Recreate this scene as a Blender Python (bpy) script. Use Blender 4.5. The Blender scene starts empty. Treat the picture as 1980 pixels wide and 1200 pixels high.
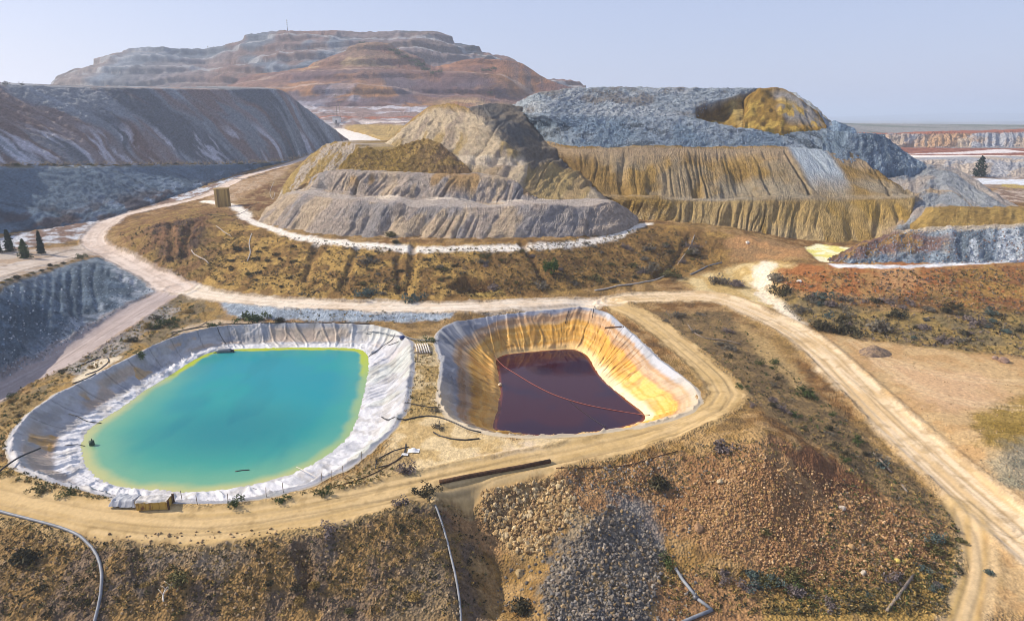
import bpy, math, random
import numpy as np
from mathutils import Vector
from mathutils.geometry import delaunay_2d_cdt

# ------------------------------------------------------------------ camera
SC = bpy.context.scene
COL = SC.collection
R = math.radians
FOC, CX, CY = 1290.0, 990.0, 600.0
PITCH = R(16.2)
CAMZ = 50.0
cam = bpy.data.cameras.new("camera")
cam_o = bpy.data.objects.new("camera", cam)
COL.objects.link(cam_o)
cam.sensor_width = 36.0
cam.lens = 36.0 * FOC / 1980.0
cam.clip_start = 1.0
cam.clip_end = 80000.0
cam_o.location = (0, 0, CAMZ)
cam_o.rotation_euler = (R(90) - PITCH, 0, 0)
SC.camera = cam_o

# ------------------------------------------------------------------ sky, sun, exposure
SUN_AZ, SUN_EL = R(-79), R(36)          # azimuth from +Y towards +X
world = bpy.data.worlds.new("World")
SC.world = world
world.use_nodes = True
wn = world.node_tree.nodes
wl = world.node_tree.links
bg = wn["Background"]
sky = wn.new("ShaderNodeTexSky")
sky.sky_type = 'NISHITA'
sky.sun_disc = False
sky.sun_elevation = SUN_EL
sky.sun_rotation = SUN_AZ
sky.altitude = 200
sky.air_density = 1.0
sky.dust_density = 1.6
sky.ozone_density = 2.5
veil = wn.new("ShaderNodeVectorMath"); veil.operation = 'MULTIPLY_ADD'      # thin high haze whitens the whole sky
veil.inputs[1].default_value = (.52, .42, .36)
veil.inputs[2].default_value = (2.85, 3.36, 5.0)
wl.new(sky.outputs[0], veil.inputs[0]); wl.new(veil.outputs[0], bg.inputs[0])
bg.inputs[1].default_value = 0.10
sun = bpy.data.lights.new("sun", 'SUN')
sun.energy = 5.0
sun.angle = R(0.5)
sun.color = (1.0, 0.90, 0.76)
sun_o = bpy.data.objects.new("sun", sun)
COL.objects.link(sun_o)
sdir = Vector((math.sin(SUN_AZ) * math.cos(SUN_EL), math.cos(SUN_AZ) * math.cos(SUN_EL), math.sin(SUN_EL)))
sun_o.rotation_euler = sdir.to_track_quat('Z', 'Y').to_euler()
SC.view_settings.view_transform = 'Standard'
SC.view_settings.look = 'None'
SC.view_settings.exposure = 0.3
SC.view_settings.gamma = 1.0
SC.cycles.use_denoising = True
SC.cycles.max_bounces = 5
SC.cycles.filter_width = 0.9
SC.cycles.volume_bounces = 1

random.seed(4)
rng = np.random.default_rng(7)

# ------------------------------------------------------------------ point helpers
SP, CP = math.sin(PITCH), math.cos(PITCH)

def ray(u, v):
    a, b = (u - CX) / FOC, (CY - v) / FOC
    return a, CP + b * SP, -SP + b * CP

def P(u, v, z=None, y=None):
    """the place in the world that lies on a photo point, at a height z or a depth y"""
    dx, dy, dz = ray(u, v)
    t = y / dy if y is not None else (z - CAMZ) / dz
    return (dx * t, dy * t, CAMZ + dz * t)

def row(*pts):
    """each point (u, v, z) or (u, v, 'y', depth) or ('w', x, y, z)"""
    out = []
    for p in pts:
        if p[0] == 'w':
            out.append(p[1:])
        elif len(p) == 4:
            out.append(P(p[0], p[1], y=p[3]))
        else:
            out.append(P(p[0], p[1], z=p[2]))
    return np.array(out, float)

# ------------------------------------------------------------------ noise
def _h(ix, iy, seed):
    n = (ix * 374761393 + iy * 668265263 + seed * 1442695041) & 0xffffffff
    n = ((n ^ (n >> 13)) * 1274126177) & 0xffffffff
    n = n ^ (n >> 16)
    return (n & 0xffffff) / float(0xffffff)

def vnoise(x, y, seed=0):
    ix = np.floor(x).astype(np.int64); iy = np.floor(y).astype(np.int64)
    fx = x - ix; fy = y - iy
    fx = fx * fx * fx * (fx * (fx * 6 - 15) + 10); fy = fy * fy * fy * (fy * (fy * 6 - 15) + 10)
    a = _h(ix, iy, seed); b = _h(ix + 1, iy, seed); c = _h(ix, iy + 1, seed); d = _h(ix + 1, iy + 1, seed)
    return (a + (b - a) * fx) * (1 - fy) + (c + (d - c) * fx) * fy

def fbm(x, y, oct=4, seed=0, gain=0.5):
    s = 0; a = 1; tot = 0
    for i in range(oct):
        s = s + a * vnoise(x, y, seed + i * 17); tot += a
        c, q = 0.8 * 2.03, 0.6 * 2.03
        x, y = x * c - y * q + 11.3, x * q + y * c + 4.7
        a *= gain
    return s / tot           # 0..1, mean 0.5

def ridged(x, y, oct=3, seed=0):
    s = 0; a = 1; tot = 0
    for i in range(oct):
        s = s + a * (1 - np.abs(2 * vnoise(x, y, seed + 31 * i) - 1)); tot += a
        x, y = x * 2.1 + 3.1, y * 2.1 + 7.7
        a *= 0.5
    return s / tot

def sm(a, b, x):
    t = np.clip((x - a) / (b - a), 0, 1)
    return t * t * (3 - 2 * t)

def mix(c, d, m):
    return c + (np.asarray(d, float) - c) * m[..., None]

def poly_sd(px, py, poly):
    """signed distance to a polygon, negative inside"""
    d = np.full(px.shape, 1e9); ins = np.zeros(px.shape, bool)
    n = len(poly)
    for i in range(n):
        ax, ay = poly[i][:2]; bx, by = poly[(i + 1) % n][:2]
        ex, ey = bx - ax, by - ay
        t = np.clip(((px - ax) * ex + (py - ay) * ey) / (ex * ex + ey * ey + 1e-12), 0, 1)
        d = np.minimum(d, np.hypot(px - ax - t * ex, py - ay - t * ey))
        cnd = ((ay > py) != (by > py))
        if ey != 0:
            ins ^= cnd & (px < (py - ay) / ey * ex + ax)
    return np.where(ins, -d, d)

def line_d(px, py, pts):
    """distance to a polyline and the length along it"""
    d = np.full(px.shape, 1e9); s = np.zeros(px.shape); acc = 0; sg = np.zeros(px.shape)
    for i in range(len(pts) - 1):
        ax, ay = pts[i][:2]; bx, by = pts[i + 1][:2]
        ex, ey = bx - ax, by - ay; L = math.hypot(ex, ey) + 1e-9
        t = np.clip(((px - ax) * ex + (py - ay) * ey) / (L * L), 0, 1)
        q = np.hypot(px - ax - t * ex, py - ay - t * ey)
        m = q < d
        d = np.where(m, q, d); s = np.where(m, acc + t * L, s)
        sg = np.where(m, np.sign(ex * (py - ay) - ey * (px - ax)), sg)
        acc += L
    return d, s, sg

def spline(pts, step):
    """points of a Catmull-Rom curve through pts, about one every step"""
    p = np.asarray(pts, float)
    e = np.vstack([2 * p[0] - p[1], p, 2 * p[-1] - p[-2]])
    out = []
    for i in range(1, len(e) - 2):
        a, b, c, d = e[i - 1], e[i], e[i + 1], e[i + 2]
        n = max(1, int(np.linalg.norm(c - b) / step))
        for k in range(n):
            t = k / n
            out.append(0.5 * (2 * b + (c - a) * t + (2 * a - 5 * b + 4 * c - d) * t * t + (3 * b - a - 3 * c + d) * t ** 3))
    out.append(p[-1])
    return np.array(out)

# ------------------------------------------------------------------ objects
def tag(o, label=None, cat=None, group=None, kind=None):
    if label: o['label'] = label
    if cat: o['category'] = cat
    if group: o['group'] = group
    if kind: o['kind'] = kind
    return o

def mesh_np(name, verts, faces, mat=None, col=None, parent=None, smooth=True):
    """faces: an (n,3) or (n,4) array"""
    verts = np.ascontiguousarray(verts, np.float32); faces = np.ascontiguousarray(faces, np.int32)
    me = bpy.data.meshes.new(name)
    me.vertices.add(len(verts)); me.vertices.foreach_set("co", verts.ravel())
    k = faces.shape[1]
    me.loops.add(faces.size); me.loops.foreach_set("vertex_index", faces.ravel())
    me.polygons.add(len(faces))
    me.polygons.foreach_set("loop_start", np.arange(0, faces.size, k, dtype=np.int32))
    me.update(calc_edges=True)
    me.polygons.foreach_set("use_smooth", np.full(len(faces), bool(smooth)))
    if col is not None:
        at = me.color_attributes.new("Col", 'FLOAT_COLOR', 'POINT')
        c4 = np.ones((len(verts), 4), np.float32); c4[:, :col.shape[1]] = col
        at.data.foreach_set("color", c4.ravel())
    if mat: me.materials.append(mat)
    o = bpy.data.objects.new(name, me)
    COL.objects.link(o)
    if parent: o.parent = parent
    return o

def grid_faces(nr, nc):
    i = np.arange(nr * nc).reshape(nr, nc)
    return np.stack([i[:-1, :-1], i[:-1, 1:], i[1:, 1:], i[1:, :-1]], -1).reshape(-1, 4)

def ground_mat(name, scale=1.0, var=0.35, bump=0.25, rough=0.95, dist=0.3, spec=0.15):
    """colour by soil zone from the mesh, broken up by grain of several sizes, with a rough relief"""
    m = bpy.data.materials.new(name); m.use_nodes = True
    n = m.node_tree.nodes; l = m.node_tree.links
    b = n["Principled BSDF"]
    b.inputs["Roughness"].default_value = rough
    b.inputs["Specular IOR Level"].default_value = spec
    at = n.new("ShaderNodeAttribute"); at.attribute_name = "Col"
    tc = n.new("ShaderNodeTexCoord")
    n1 = n.new("ShaderNodeTexNoise"); n1.inputs["Scale"].default_value = scale; n1.inputs["Detail"].default_value = 8
    n1.inputs["Roughness"].default_value = 0.7
    l.new(tc.outputs["Object"], n1.inputs["Vector"])
    mr = n.new("ShaderNodeMapRange")
    mr.inputs[1].default_value = 0.25; mr.inputs[2].default_value = 0.75
    mr.inputs[3].default_value = 1 - var; mr.inputs[4].default_value = 1 + var
    l.new(n1.outputs[0], mr.inputs[0])
    vm = n.new("ShaderNodeVectorMath"); vm.operation = 'SCALE'
    l.new(at.outputs["Color"], vm.inputs[0]); l.new(mr.outputs[0], vm.inputs["Scale"])
    l.new(vm.outputs[0], b.inputs["Base Color"])
    n2 = n.new("ShaderNodeTexVoronoi"); n2.inputs["Scale"].default_value = scale * 2.2
    l.new(tc.outputs["Object"], n2.inputs["Vector"])
    ad = n.new("ShaderNodeMath"); ad.operation = 'ADD'
    l.new(n1.outputs[0], ad.inputs[0]); l.new(n2.outputs[0], ad.inputs[1])
    bp = n.new("ShaderNodeBump"); bp.inputs["Distance"].default_value = dist
    bs = n.new("ShaderNodeMath"); bs.operation = 'MULTIPLY'; bs.inputs[1].default_value = bump; l.new(at.outputs["Alpha"], bs.inputs[0]); l.new(bs.outputs[0], bp.inputs["Strength"])
    l.new(ad.outputs[0], bp.inputs["Height"]); l.new(bp.outputs[0], b.inputs["Normal"])
    return m

M_GROUND = ground_mat("soil", 1.3, 0.42, 0.9, dist=0.35)
M_ROAD = ground_mat("packed_dirt", 1.6, 0.14, 0.25, dist=0.08)
M_ROCK = ground_mat("broken_rock", 0.9, 0.40, 0.9, dist=0.7)
M_CLIFF = ground_mat("eroded_earth", 0.9, 0.38, 0.9, dist=0.6)
M_FAR = ground_mat("far_rock", 0.25, 0.3, 0.8, dist=2.0)

# ------------------------------------------------------------------ lie of the land: break lines
RIM1 = [(360,645),(430,632),(520,627),(620,627),(715,630),(765,640),(793,662),(795,700),(786,760),(775,800),(755,830),(712,868),(670,900),
        (600,935),(520,955),(440,967),(330,967),(250,962),(190,950),(120,930),(70,915),(35,895),(22,865),(30,835),(60,800),(110,765),(170,735),(250,695),(310,664)]
WAT1 = [(400,682),(440,675),(550,672),(640,672),(700,674),(713,690),(711,720),(704,760),(691,810),(673,845),(640,875),(590,905),(520,930),
        (440,945),(370,952),(300,945),(235,942),(190,925),(163,895),(157,862),(168,832),(197,812),(240,785),(280,755),(330,725),(368,700)]
RIM2 = [(848,645),(870,627),(950,613),(1060,601),(1130,595),(1175,606),(1205,632),(1235,660),(1270,695),(1312,725),(1343,750),(1352,775),
        (1335,795),(1300,808),(1240,822),(1150,836),(1060,843),(1000,842),(950,838),(900,825),(865,800),(850,780),(853,740),(858,700),(846,668)]
ZW1, ZW2 = -3.5, -7.0
def rim_pts(r, z): return row(*[(u, v, z) for u, v in r])

ROAD_MAIN = row((345,558,2.4),(450,577,2.3),(600,588,2.2),(750,594,2.0),(900,593,1.9),(1050,586,1.8),(1200,577,1.8),(1300,572,1.5),(1390,580,.6),(1475,612,-.3),(1560,660,-1.6),
                (1640,733,-3.0),(1720,812,-4.1),(1800,885,-5.0),(1880,955,-5.6),(1980,1040,-6.1),(2150,1180,-6.6))
ROAD_UP = row((345,558,2.4),(290,530,3.7),(230,500,5.3),(185,475,6.7),(186,452,7.7),(230,422,9.2),(310,400,11.5),(395,380,13.3),(475,341,18.2),(555,319,21.3),(615,297,25.2))
ROAD_LEFT = row((345,560,2.3),(290,585,1.3),(210,638,0),(110,702,-1.5),(15,752,-2.8),(-150,845,-4.4))
ROAD_LOOP = row((1180,582,1.6),(1230,605,1),(1280,640,.3),(1340,690,0),(1390,735,0),(1405,765,0),(1390,790,0),(1345,815,0),(1250,848,0),(1100,880,0),(950,908,0),(800,942,0),(700,967,0),
                (600,990,0),(480,1010,-.1),(380,1016,-.1),(250,1008,-.1),(130,988,-.1),(0,958,-.1),(-200,905,-.3))
ROAD_PAD = row((-150,590,12.6),(0,526,11),(90,502,9),(160,487,6.9),(200,485,6.2))

LINES = [
 row(('w',-200,38,-14),('w',-60,40,-15),('w',0,40,-16),('w',60,40,-15),('w',250,38,-10)),
 row((-300,1200,-4.5),(0,1200,-5),(300,1200,-5.2),(600,1200,-5.5),(780,1200,-6),(870,1200,-5.6),(960,1200,-8.5),(1050,1200,-7.4),(1150,1200,-7),(1280,1200,-8.2),(1400,1200,-8.4),
     (1550,1200,-8),(1700,1200,-7.7),(1850,1200,-7.3),(2100,1200,-7.2)),
 row((-300,960,-.1),(0,995,-.2),(150,1017,-.2),(300,1044,-.2),(450,1052,-.2),(600,1037,-.2),(700,1005,-.2),(780,975,-.2),(840,947,-.2),(950,924,-.2),(1080,905,-.2),(1200,893,0),
     (1320,870,1.0),(1400,848,2.4),(1480,838,4.0)),
 row((1480,838,4.0),(1560,862,1.9),(1620,892,-1.2),(1690,945,-3.6)),
 # mounds and hollows of the near bank
 row((1200,960,-2.2),(1130,1040,-3.4),(1080,1130,-5.0)), row((905,1000,-4.6),(945,1060,-6.6),(965,1110,-8.2),(970,1160,-9.0)),
 row((1290,1010,-4.6),(1270,1080,-7.0),(1290,1140,-8.0)), row((838,990,-1.4),(852,1040,-2.7),(862,1100,-4.0)),
 row((1480,900,2.0)), row((1400,940,-.3)), row((1600,960,-2.6)), row((1500,1040,-4.2)), row((1680,1050,-5.6)), row((1560,1120,-7.2)), row((1400,1110,-7.2)),
 # rims of the ponds
 # east bank and the road beside it
 row((1215,600,1.1),(1300,640,.3),(1370,685,.1),(1430,735,.1),(1460,780,.8),(1480,838,4.0)),
 row((1340,592,.7),(1420,626,-.5),(1500,682,-2),(1565,742,-3.1),(1640,815,-4.1),(1720,890,-5),(1800,960,-5.7),(1855,1010,-6.1),(1865,1080,-6.6),(1845,1150,-7)),
 row((1380,563,1.5),(1480,594,.4),(1600,668,-1.4),(1700,757,-2.9),(1790,838,-4),(1880,912,-4.9),(1980,1002,-5.7),(2150,1130,-6.3)),
 row((1650,655,-1.2),(1800,668,-1.3),(1980,690,-1.4),(2300,705,-1.4)),
 row((1800,800,-2.9),(2000,850,-3.3),(2300,900,-4)), row((1920,850,-2.6)), row((1980,960,-4.2)),
 row((1470,555,1.4),(1520,592,1),(1600,602,1),(1750,612,1.2),(1980,622,1.5),(2400,640,2)),
 row((1500,522,6.2),(1540,513,7.3),(1620,517,8),(1750,518,8),(1980,507,8.2),(2400,490,8.5)),
 # slope of scrub in the middle
 row((352,547,2.7),(450,566,2.5),(600,579,2.4),(750,584,2.2),(900,582,2.2),(1000,577,2),(1100,568,2),(1200,553,2.1),(1300,535,2.7),(1400,515,4.2),(1450,503,5.6)),
 row((480,430,13),(540,447,12.8),(600,456,12.5),(750,469,12.3),(900,469,12.3),(1050,464,12.3),(1180,449,12.3),(1260,431,12.8),(1340,441,12.3),(1430,457,10.8),(1520,480,8.6)),
 row((1570,483,7.4),(1600,509,7.6),(1660,478,7.8)),
 row(('w',-60,300,14),('w',20,290,14),('w',100,300,14),('w',200,300,14)),
 # the road up the valley and the humps right of it
 row((352,547,2.7),(290,519,4.1),(240,496,5.5),(207,470,6.9),(208,452,7.8),(245,427,9.2),(310,407,11.4),(400,387,13.2),(480,346,18.1),(560,323,21.1),(620,301,25)),
 row((320,560,2.3),(270,533,3.6),(200,497,5.6),(163,480,6.6),(165,456,7.6),(210,421,9.1),(285,398,11.2),(390,374,13.4),(470,337,18.3),(550,316,21.5),(610,294,25.4)),
 row((285,447,12.4),(330,441,14.3),(400,438,14.3),(430,452,12.6)), row((350,415,14.8),(400,407,15.2),(440,402,15.6),(490,395,16)), row((268,496,6.1),(330,509,5.9),(395,501,7.5),(425,480,9.6)), row((480,500,8)),
 row((-150,606,12.9),(0,549,12),(100,516,9.5),(170,496,7.1),(200,497,5.6)),
 row((318,562,2.1),(290,574,1.3),(200,630,-.3),(100,695,-1.9),(0,745,-3.1),(-200,850,-5)),
 row((-250,500,12),(0,462,10.2),(150,436,9.7),(285,398,11.2)),
 row((352,572,2),(300,592,1.2),(220,647,.2),(130,707,-1),(40,752,-2.2),(-150,852,-4)),
 row((370,573,2.0),(450,586,2.2),(600,597,2.2),(750,602,2),(880,602,1.8),(1000,596,1.6),(1100,588,1.5),(1215,600,1.1)),
 row((400,617,.5),(600,621,.4),(780,622,.4),(850,612,.6)),
 row((100,745,-.4),(0,810,-.6),(-150,900,-1.2)),
 # far ground
 row((700,265,'y',540),(650,245,'y',650),(600,225,'y',800)), row((820,226,'y',800),(1100,226,'y',850)), row((400,212,'y',950)),
 row((1850,346,12.5),(1985,352,11),(2300,360,10)), row((1740,300,18),(1985,302,18),(2400,305,18)), row((1720,287,20),(2400,290,20)),
 row((1690,286.5,'y',690),(2400,286.5,'y',702)), row((1500,240,'y',790),(1720,258.5,'y',752),(2400,253.5,'y',772)),
]
for rr, zz in ((RIM1, .35), (RIM2, .35)):
    p = rim_pts(rr, zz); LINES.append(np.vstack([p, p[:1]]))
RAW = [(-1300,1000,45),(-600,1250,50),(0,1350,52),(600,1250,40),(1300,1000,34),(-500,100,0),(-500,300,10),(-500,600,20),(-200,70,-4),(-130,150,13),(350,120,-4),(500,300,8),(800,600,15),(500,60,-8),(180,70,-6.8),
       (-230,30,-12),(330,30,-12)]

pts2, zs, edg = [], [], []
def add_pt(p):
    for k in range(len(pts2)):
        if abs(pts2[k][0] - p[0]) < .02 and abs(pts2[k][1] - p[1]) < .02: return k
    pts2.append((float(p[0]), float(p[1]))); zs.append(float(p[2])); return len(pts2) - 1
for L in LINES:
    ids = [add_pt(p) for p in L]
    edg += [(a, b) for a, b in zip(ids, ids[1:]) if a != b]
for p in RAW: add_pt(p)
tv, te, tf, ov, oe, of = delaunay_2d_cdt([Vector(p) for p in pts2], edg, [], 0, 1e-4)
tz = np.zeros(len(tv))
PA, ZA = np.array(pts2), np.array(zs)
ncross = 0
for i, o in enumerate(ov):
    if o: tz[i] = np.mean([zs[k] for k in o])
    else:
        ncross += 1
        d = np.hypot(PA[:, 0] - tv[i][0], PA[:, 1] - tv[i][1]); k = np.argsort(d)[:3]; w = 1 / (d[k] + .1)
        tz[i] = (ZA[k] * w).sum() / w.sum()
print("cdt", len(tv), "crossings", ncross, [tuple(round(c) for c in tv[i]) for i, o in enumerate(ov) if not o])

TH0, TH1, NTH = R(-64), R(64), 1390
R0, R1, NR = 28.0, 1300.0, 1280
th = np.linspace(TH0, TH1, NTH)
lr = np.linspace(math.log(R0), math.log(R1), NR)
rr_ = np.exp(lr)
GX = rr_[:, None] * np.sin(th)[None]
GY = rr_[:, None] * np.cos(th)[None]
GZ = np.full(GX.shape, np.nan)
for f in tf:
    a, b, c = (np.array((tv[i][0], tv[i][1])) for i in f)
    za, zb, zc = (tz[i] for i in f)
    tt = [math.atan2(q[0], q[1]) for q in (a, b, c)]; rq = [math.hypot(*q) for q in (a, b, c)]
    # a chord comes closer to the origin than its ends
    rmin = min(rq)
    for p, q in ((a, b), (b, c), (c, a)):
        e = q - p; t = np.clip(-(p @ e) / (e @ e + 1e-9), 0, 1); rmin = min(rmin, np.linalg.norm(p + t * e))
    j0, j1 = np.searchsorted(th, min(tt)) - 1, np.searchsorted(th, max(tt)) + 1
    i0, i1 = np.searchsorted(rr_, rmin) - 1, np.searchsorted(rr_, max(rq)) + 1
    i0, j0 = max(i0, 0), max(j0, 0)
    if i1 <= i0 or j1 <= j0: continue
    X, Y = GX[i0:i1, j0:j1], GY[i0:i1, j0:j1]
    if X.size == 0: continue
    det = (b[0]-a[0])*(c[1]-a[1]) - (c[0]-a[0])*(b[1]-a[1])
    if abs(det) < 1e-9: continue
    w1 = ((X-a[0])*(c[1]-a[1]) - (c[0]-a[0])*(Y-a[1])) / det
    w2 = ((b[0]-a[0])*(Y-a[1]) - (X-a[0])*(b[1]-a[1])) / det
    m = (w1 >= -1e-6) & (w2 >= -1e-6) & (w1 + w2 <= 1 + 1e-6)
    GZ[i0:i1, j0:j1][m] = (za + w1 * (zb - za) + w2 * (zc - za))[m]
if np.isnan(GZ).any():
    for i in range(1, NR):
        m = np.isnan(GZ[i]); GZ[i][m] = GZ[i-1][m]
    for i in range(NR - 2, -1, -1):
        m = np.isnan(GZ[i]); GZ[i][m] = GZ[i+1][m]
    GZ = np.nan_to_num(GZ, nan=-10.0)
def box(a, k, ax):
    p = [(0, 0), (0, 0)]; p[ax] = (k + 1, k)
    c = np.cumsum(np.pad(a, p, mode='edge'), axis=ax)
    n = a.shape[ax]
    return (np.take(c, range(2*k+1, 2*k+1+n), ax) - np.take(c, range(0, n), ax)) / (2*k+1)
for _ in range(2):
    GZ = box(box(GZ, 4, 0), 4, 1)
GZ0 = GZ.copy()

def zat(x, y, G=None):
    G = GZ0 if G is None else G
    x = np.asarray(x, float); y = np.asarray(y, float)
    a = (np.arctan2(x, y) - TH0) / (TH1 - TH0) * (NTH - 1); b = (np.log(np.maximum(np.hypot(x, y), R0)) - lr[0]) / (lr[-1] - lr[0]) * (NR - 1)
    a = np.clip(a, 0, NTH - 1.001); b = np.clip(b, 0, NR - 1.001)
    i, j = b.astype(int), a.astype(int); fi, fj = b - i, a - j
    return (G[i, j]*(1-fj)+G[i, j+1]*fj)*(1-fi) + (G[i+1, j]*(1-fj)+G[i+1, j+1]*fj)*fi

YS = np.exp(np.linspace(math.log(38), math.log(900), 1600))
def hit(u, v):
    """where the sight line through a photo point meets the ground"""
    dx, dy, dz = ray(u, v)
    t = YS / dy
    x, y, z = dx * t, YS, CAMZ + dz * t
    g = zat(x, y)
    k = np.argmax(z < g)
    if k == 0: k = len(YS) - 1
    d0, d1 = z[k-1] - g[k-1], z[k] - g[k]
    f = d0 / (d0 - d1 + 1e-12)
    yy = YS[k-1] + (YS[k] - YS[k-1]) * min(max(f, 0), 1)
    q = dx * yy / dy
    return (q, yy, float(zat(q, yy)))
def poly(*uv): return [hit(u, v) for u, v in uv]
#@@GROUND
# ------------------------------------------------------------------ soil zones
def flat_(S, col): return np.zeros(S.shape + (3,)) + col
N1 = fbm(GX * .06, GY * .06, 4, 1)
N2 = fbm(GX * .35, GY * .35, 4, 5)
N3 = fbm(GX * 1.7, GY * 1.7, 3, 9)
BOX = np.hypot(GX, GY)
GC = np.zeros(GX.shape + (3,)) + (.27, .165, .055)
GC = mix(GC, (.20, .105, .035), sm(.45, .62, N1))
GC = mix(GC, (.36, .235, .105), sm(.52, .66, N2) * .7)
GC = mix(GC, (.09, .058, .03), sm(.54, .68, 1 - N2) * .6)
GA = np.full(GX.shape, .35)           # height of the small relief
def zone(pg, col, feather=1.5, wob=2.0, col2=None, amp=None, k=1.0, seed=0):
    """paint a soil of its own inside a polygon on the ground, with a ragged edge"""
    global GC, GA
    a = np.array([(p[0], p[1]) for p in pg])
    mrg = feather + wob + 2
    x0, y0 = a.min(0) - mrg; x1, y1 = a.max(0) + mrg
    ii, jj = np.nonzero((GX > x0) & (GX < x1) & (GY > y0) & (GY < y1))
    if len(ii) == 0: return
    X, Y = GX[ii, jj], GY[ii, jj]
    sd = poly_sd(X, Y, a) + (N2[ii, jj] - .5) * 2 * wob + (N3[ii, jj] - .5) * wob
    m = sm(feather, -feather, sd) * k
    c = np.zeros((len(ii), 3)) + col
    if col2 is not None:
        q = fbm(X * .25, Y * .25, 4, 40 + seed)
        c = mix(c, col2, sm(.42, .60, q))
    GC[ii, jj] = GC[ii, jj] + (c - GC[ii, jj]) * m[:, None]
    if amp is not None: GA[ii, jj] += (amp - GA[ii, jj]) * m
TAN = (.44, .30, .145)
PALE = (.56, .44, .29)
# right plain and the pads
zone(poly((1500,600),(1560,640),(1660,655),(1800,672),(1980,694),(2200,710),(2300,1200),(1860,1200),(1850,1010),(1740,830),(1600,690)), TAN, 2, 2, (.40, .25, .11), .10, seed=1)
zone(poly((1700,700),(1900,720),(1960,800),(1800,790)), (.50, .33, .19), 4, 4, None, .08, .7)
zone(poly((1880,800),(1990,770),(2100,860),(1990,900),(1900,860)), (.24, .155, .03), 2, 2, (.30, .2, .05), .3, seed=2)
zone(poly((1895,890),(1990,850),(2100,930),(1990,960),(1920,930)), (.30, .25, .16), 2, 2, (.2, .18, .12), .3, seed=2)
zone(poly((1310,540),(1400,520),(1480,500),(1560,520),(1500,600),(1440,590),(1340,565)), (.52, .40, .20), 2, 3, (.42, .29, .11), .12, seed=3)
zone(poly((1455,520),(1475,500),(1500,510),(1490,560),(1560,625),(1540,632),(1465,575)), (.68, .60, .47), 1, 2, None, .1, .85)
# scrub on the right
zone(poly((1480,560),(1600,595),(1980,612),(2300,620),(2300,700),(1980,690),(1800,668),(1650,650),(1560,620)), (.30, .205, .07), 2, 3, (.20, .15, .07), .45, seed=4)
zone(poly((1500,525),(1545,512),(1980,506),(2300,490),(2300,590),(1980,580),(1860,560),(1700,575),(1560,570),(1500,548)), (.34, .135, .042), 2, 2, (.36, .20, .07), .4, seed=5)
zone(poly((1700,520),(1760,518),(1790,545),(1740,565),(1690,555)), (.46, .26, .11), 1.5, 2, None, .3, .8)
zone(poly((1820,520),(2000,510),(2000,600),(1840,590)), (.33, .19, .05), 2, 4, (.24, .11, .04), .4, seed=6)
# slope of scrub in the middle
zone(poly((352,547),(450,566),(600,579),(750,584),(900,582),(1000,577),(1100,568),(1200,553),(1300,535),(1400,515),(1430,457),(1340,441),(1260,432),(1180,450),(1050,466),(900,472),(750,472),(600,459),(480,432),(400,430),(330,440)),
     (.40, .25, .07), 2, 2, (.22, .125, .04), .5, seed=7)
zone(poly((930,480),(1180,455),(1260,434),(1420,460),(1400,512),(1200,548),(1000,570),(900,560)), (.15, .085, .03), 4, 4, (.26, .15, .045), .55, .85, seed=8)
zone(poly((1400,462),(1440,455),(1560,480),(1560,500),(1480,505),(1420,500)), (.40, .22, .09), 2, 3, (.30, .18, .08), .35, seed=9)
zone(poly((860,550),(900,530),(960,545),(950,568),(870,566)), (.10, .05, .02), 1, 1, None, .3, .8)
zone(poly((905,560),(960,548),(975,570),(915,576)), (.42, .28, .07), 1, 1, None, .3, .9)
# hump at the bend of the road
zone(poly((215,450),(300,415),(420,400),(480,425),(420,440),(420,520),(345,545),(240,490)), (.26, .165, .05), 2, 3, (.20, .11, .045), .45, seed=10)
zone(poly((285,440),(330,430),(400,420),(400,460),(360,500),(320,500),(290,470)), (.095, .06, .04), 2, 2, (.19, .10, .05), 1.1, seed=11)
zone(poly((318,470),(330,440),(345,440),(338,490),(325,492)), (.30, .16, .075), 1, 1, None, .4, .8)
zone(poly((440,395),(540,330),(560,335),(535,400),(470,440)), (.17, .085, .035), 2, 2, (.3, .2, .09), .5, seed=12)
zone(poly((400,382),(480,345),(560,322),(545,340),(470,380),(420,400)), (.42, .30, .19), 2, 2, (.32, .2, .1), .3, seed=13)
# white and brown waste at the foot of the left wall
zone(poly((-250,470),(0,460),(150,430),(285,395),(400,360),(470,335),(470,342),(390,378),(285,402),(210,425),(165,460),(100,470),(0,490),(-250,520)), (.22, .14, .10), 1.5, 3, (.55, .56, .58), .4, seed=14)
# platform and the blue wall under it
zone(poly((-250,520),(0,488),(80,480),(165,472),(205,490),(170,497),(100,516),(0,548),(-250,625)), (.40, .34, .28), 1, 1, (.34, .25, .17), .1, seed=15)
zone(poly((-250,630),(0,549),(100,517),(170,497),(203,498),(316,560),(290,572),(200,630),(100,695),(0,746),(-250,870)), (.12, .165, .21), .8, 1, (.075, .105, .135), .45, seed=16)
zone(poly((0,690),(80,650),(200,600),(300,552),(310,562),(200,632),(100,697),(0,748)), (.34, .38, .42), 2, 5, (.13, .16, .185), .4, .7, seed=17)
zone(poly((-50,660),(40,600),(120,640),(40,700),(-50,740)), (.075, .10, .12), 3, 5, None, .45, .7)
zone(poly((-20,562),(100,520),(180,500),(205,505),(110,528),(0,575)), (.24, .28, .31), 2, 3, None, .35, .7)
zone(poly((205,505),(240,515),(300,550),(285,566),(250,550),(220,530)), (.44, .47, .50), 1.5, 3, (.2, .235, .265), .4, .8, seed=18)
zone(poly((-60,636),(0,551),(100,517),(170,496),(180,499),(100,523),(0,560),(-60,650)), (.30, .19, .07), .5, .8, (.16, .11, .05), .4, .8)
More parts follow.
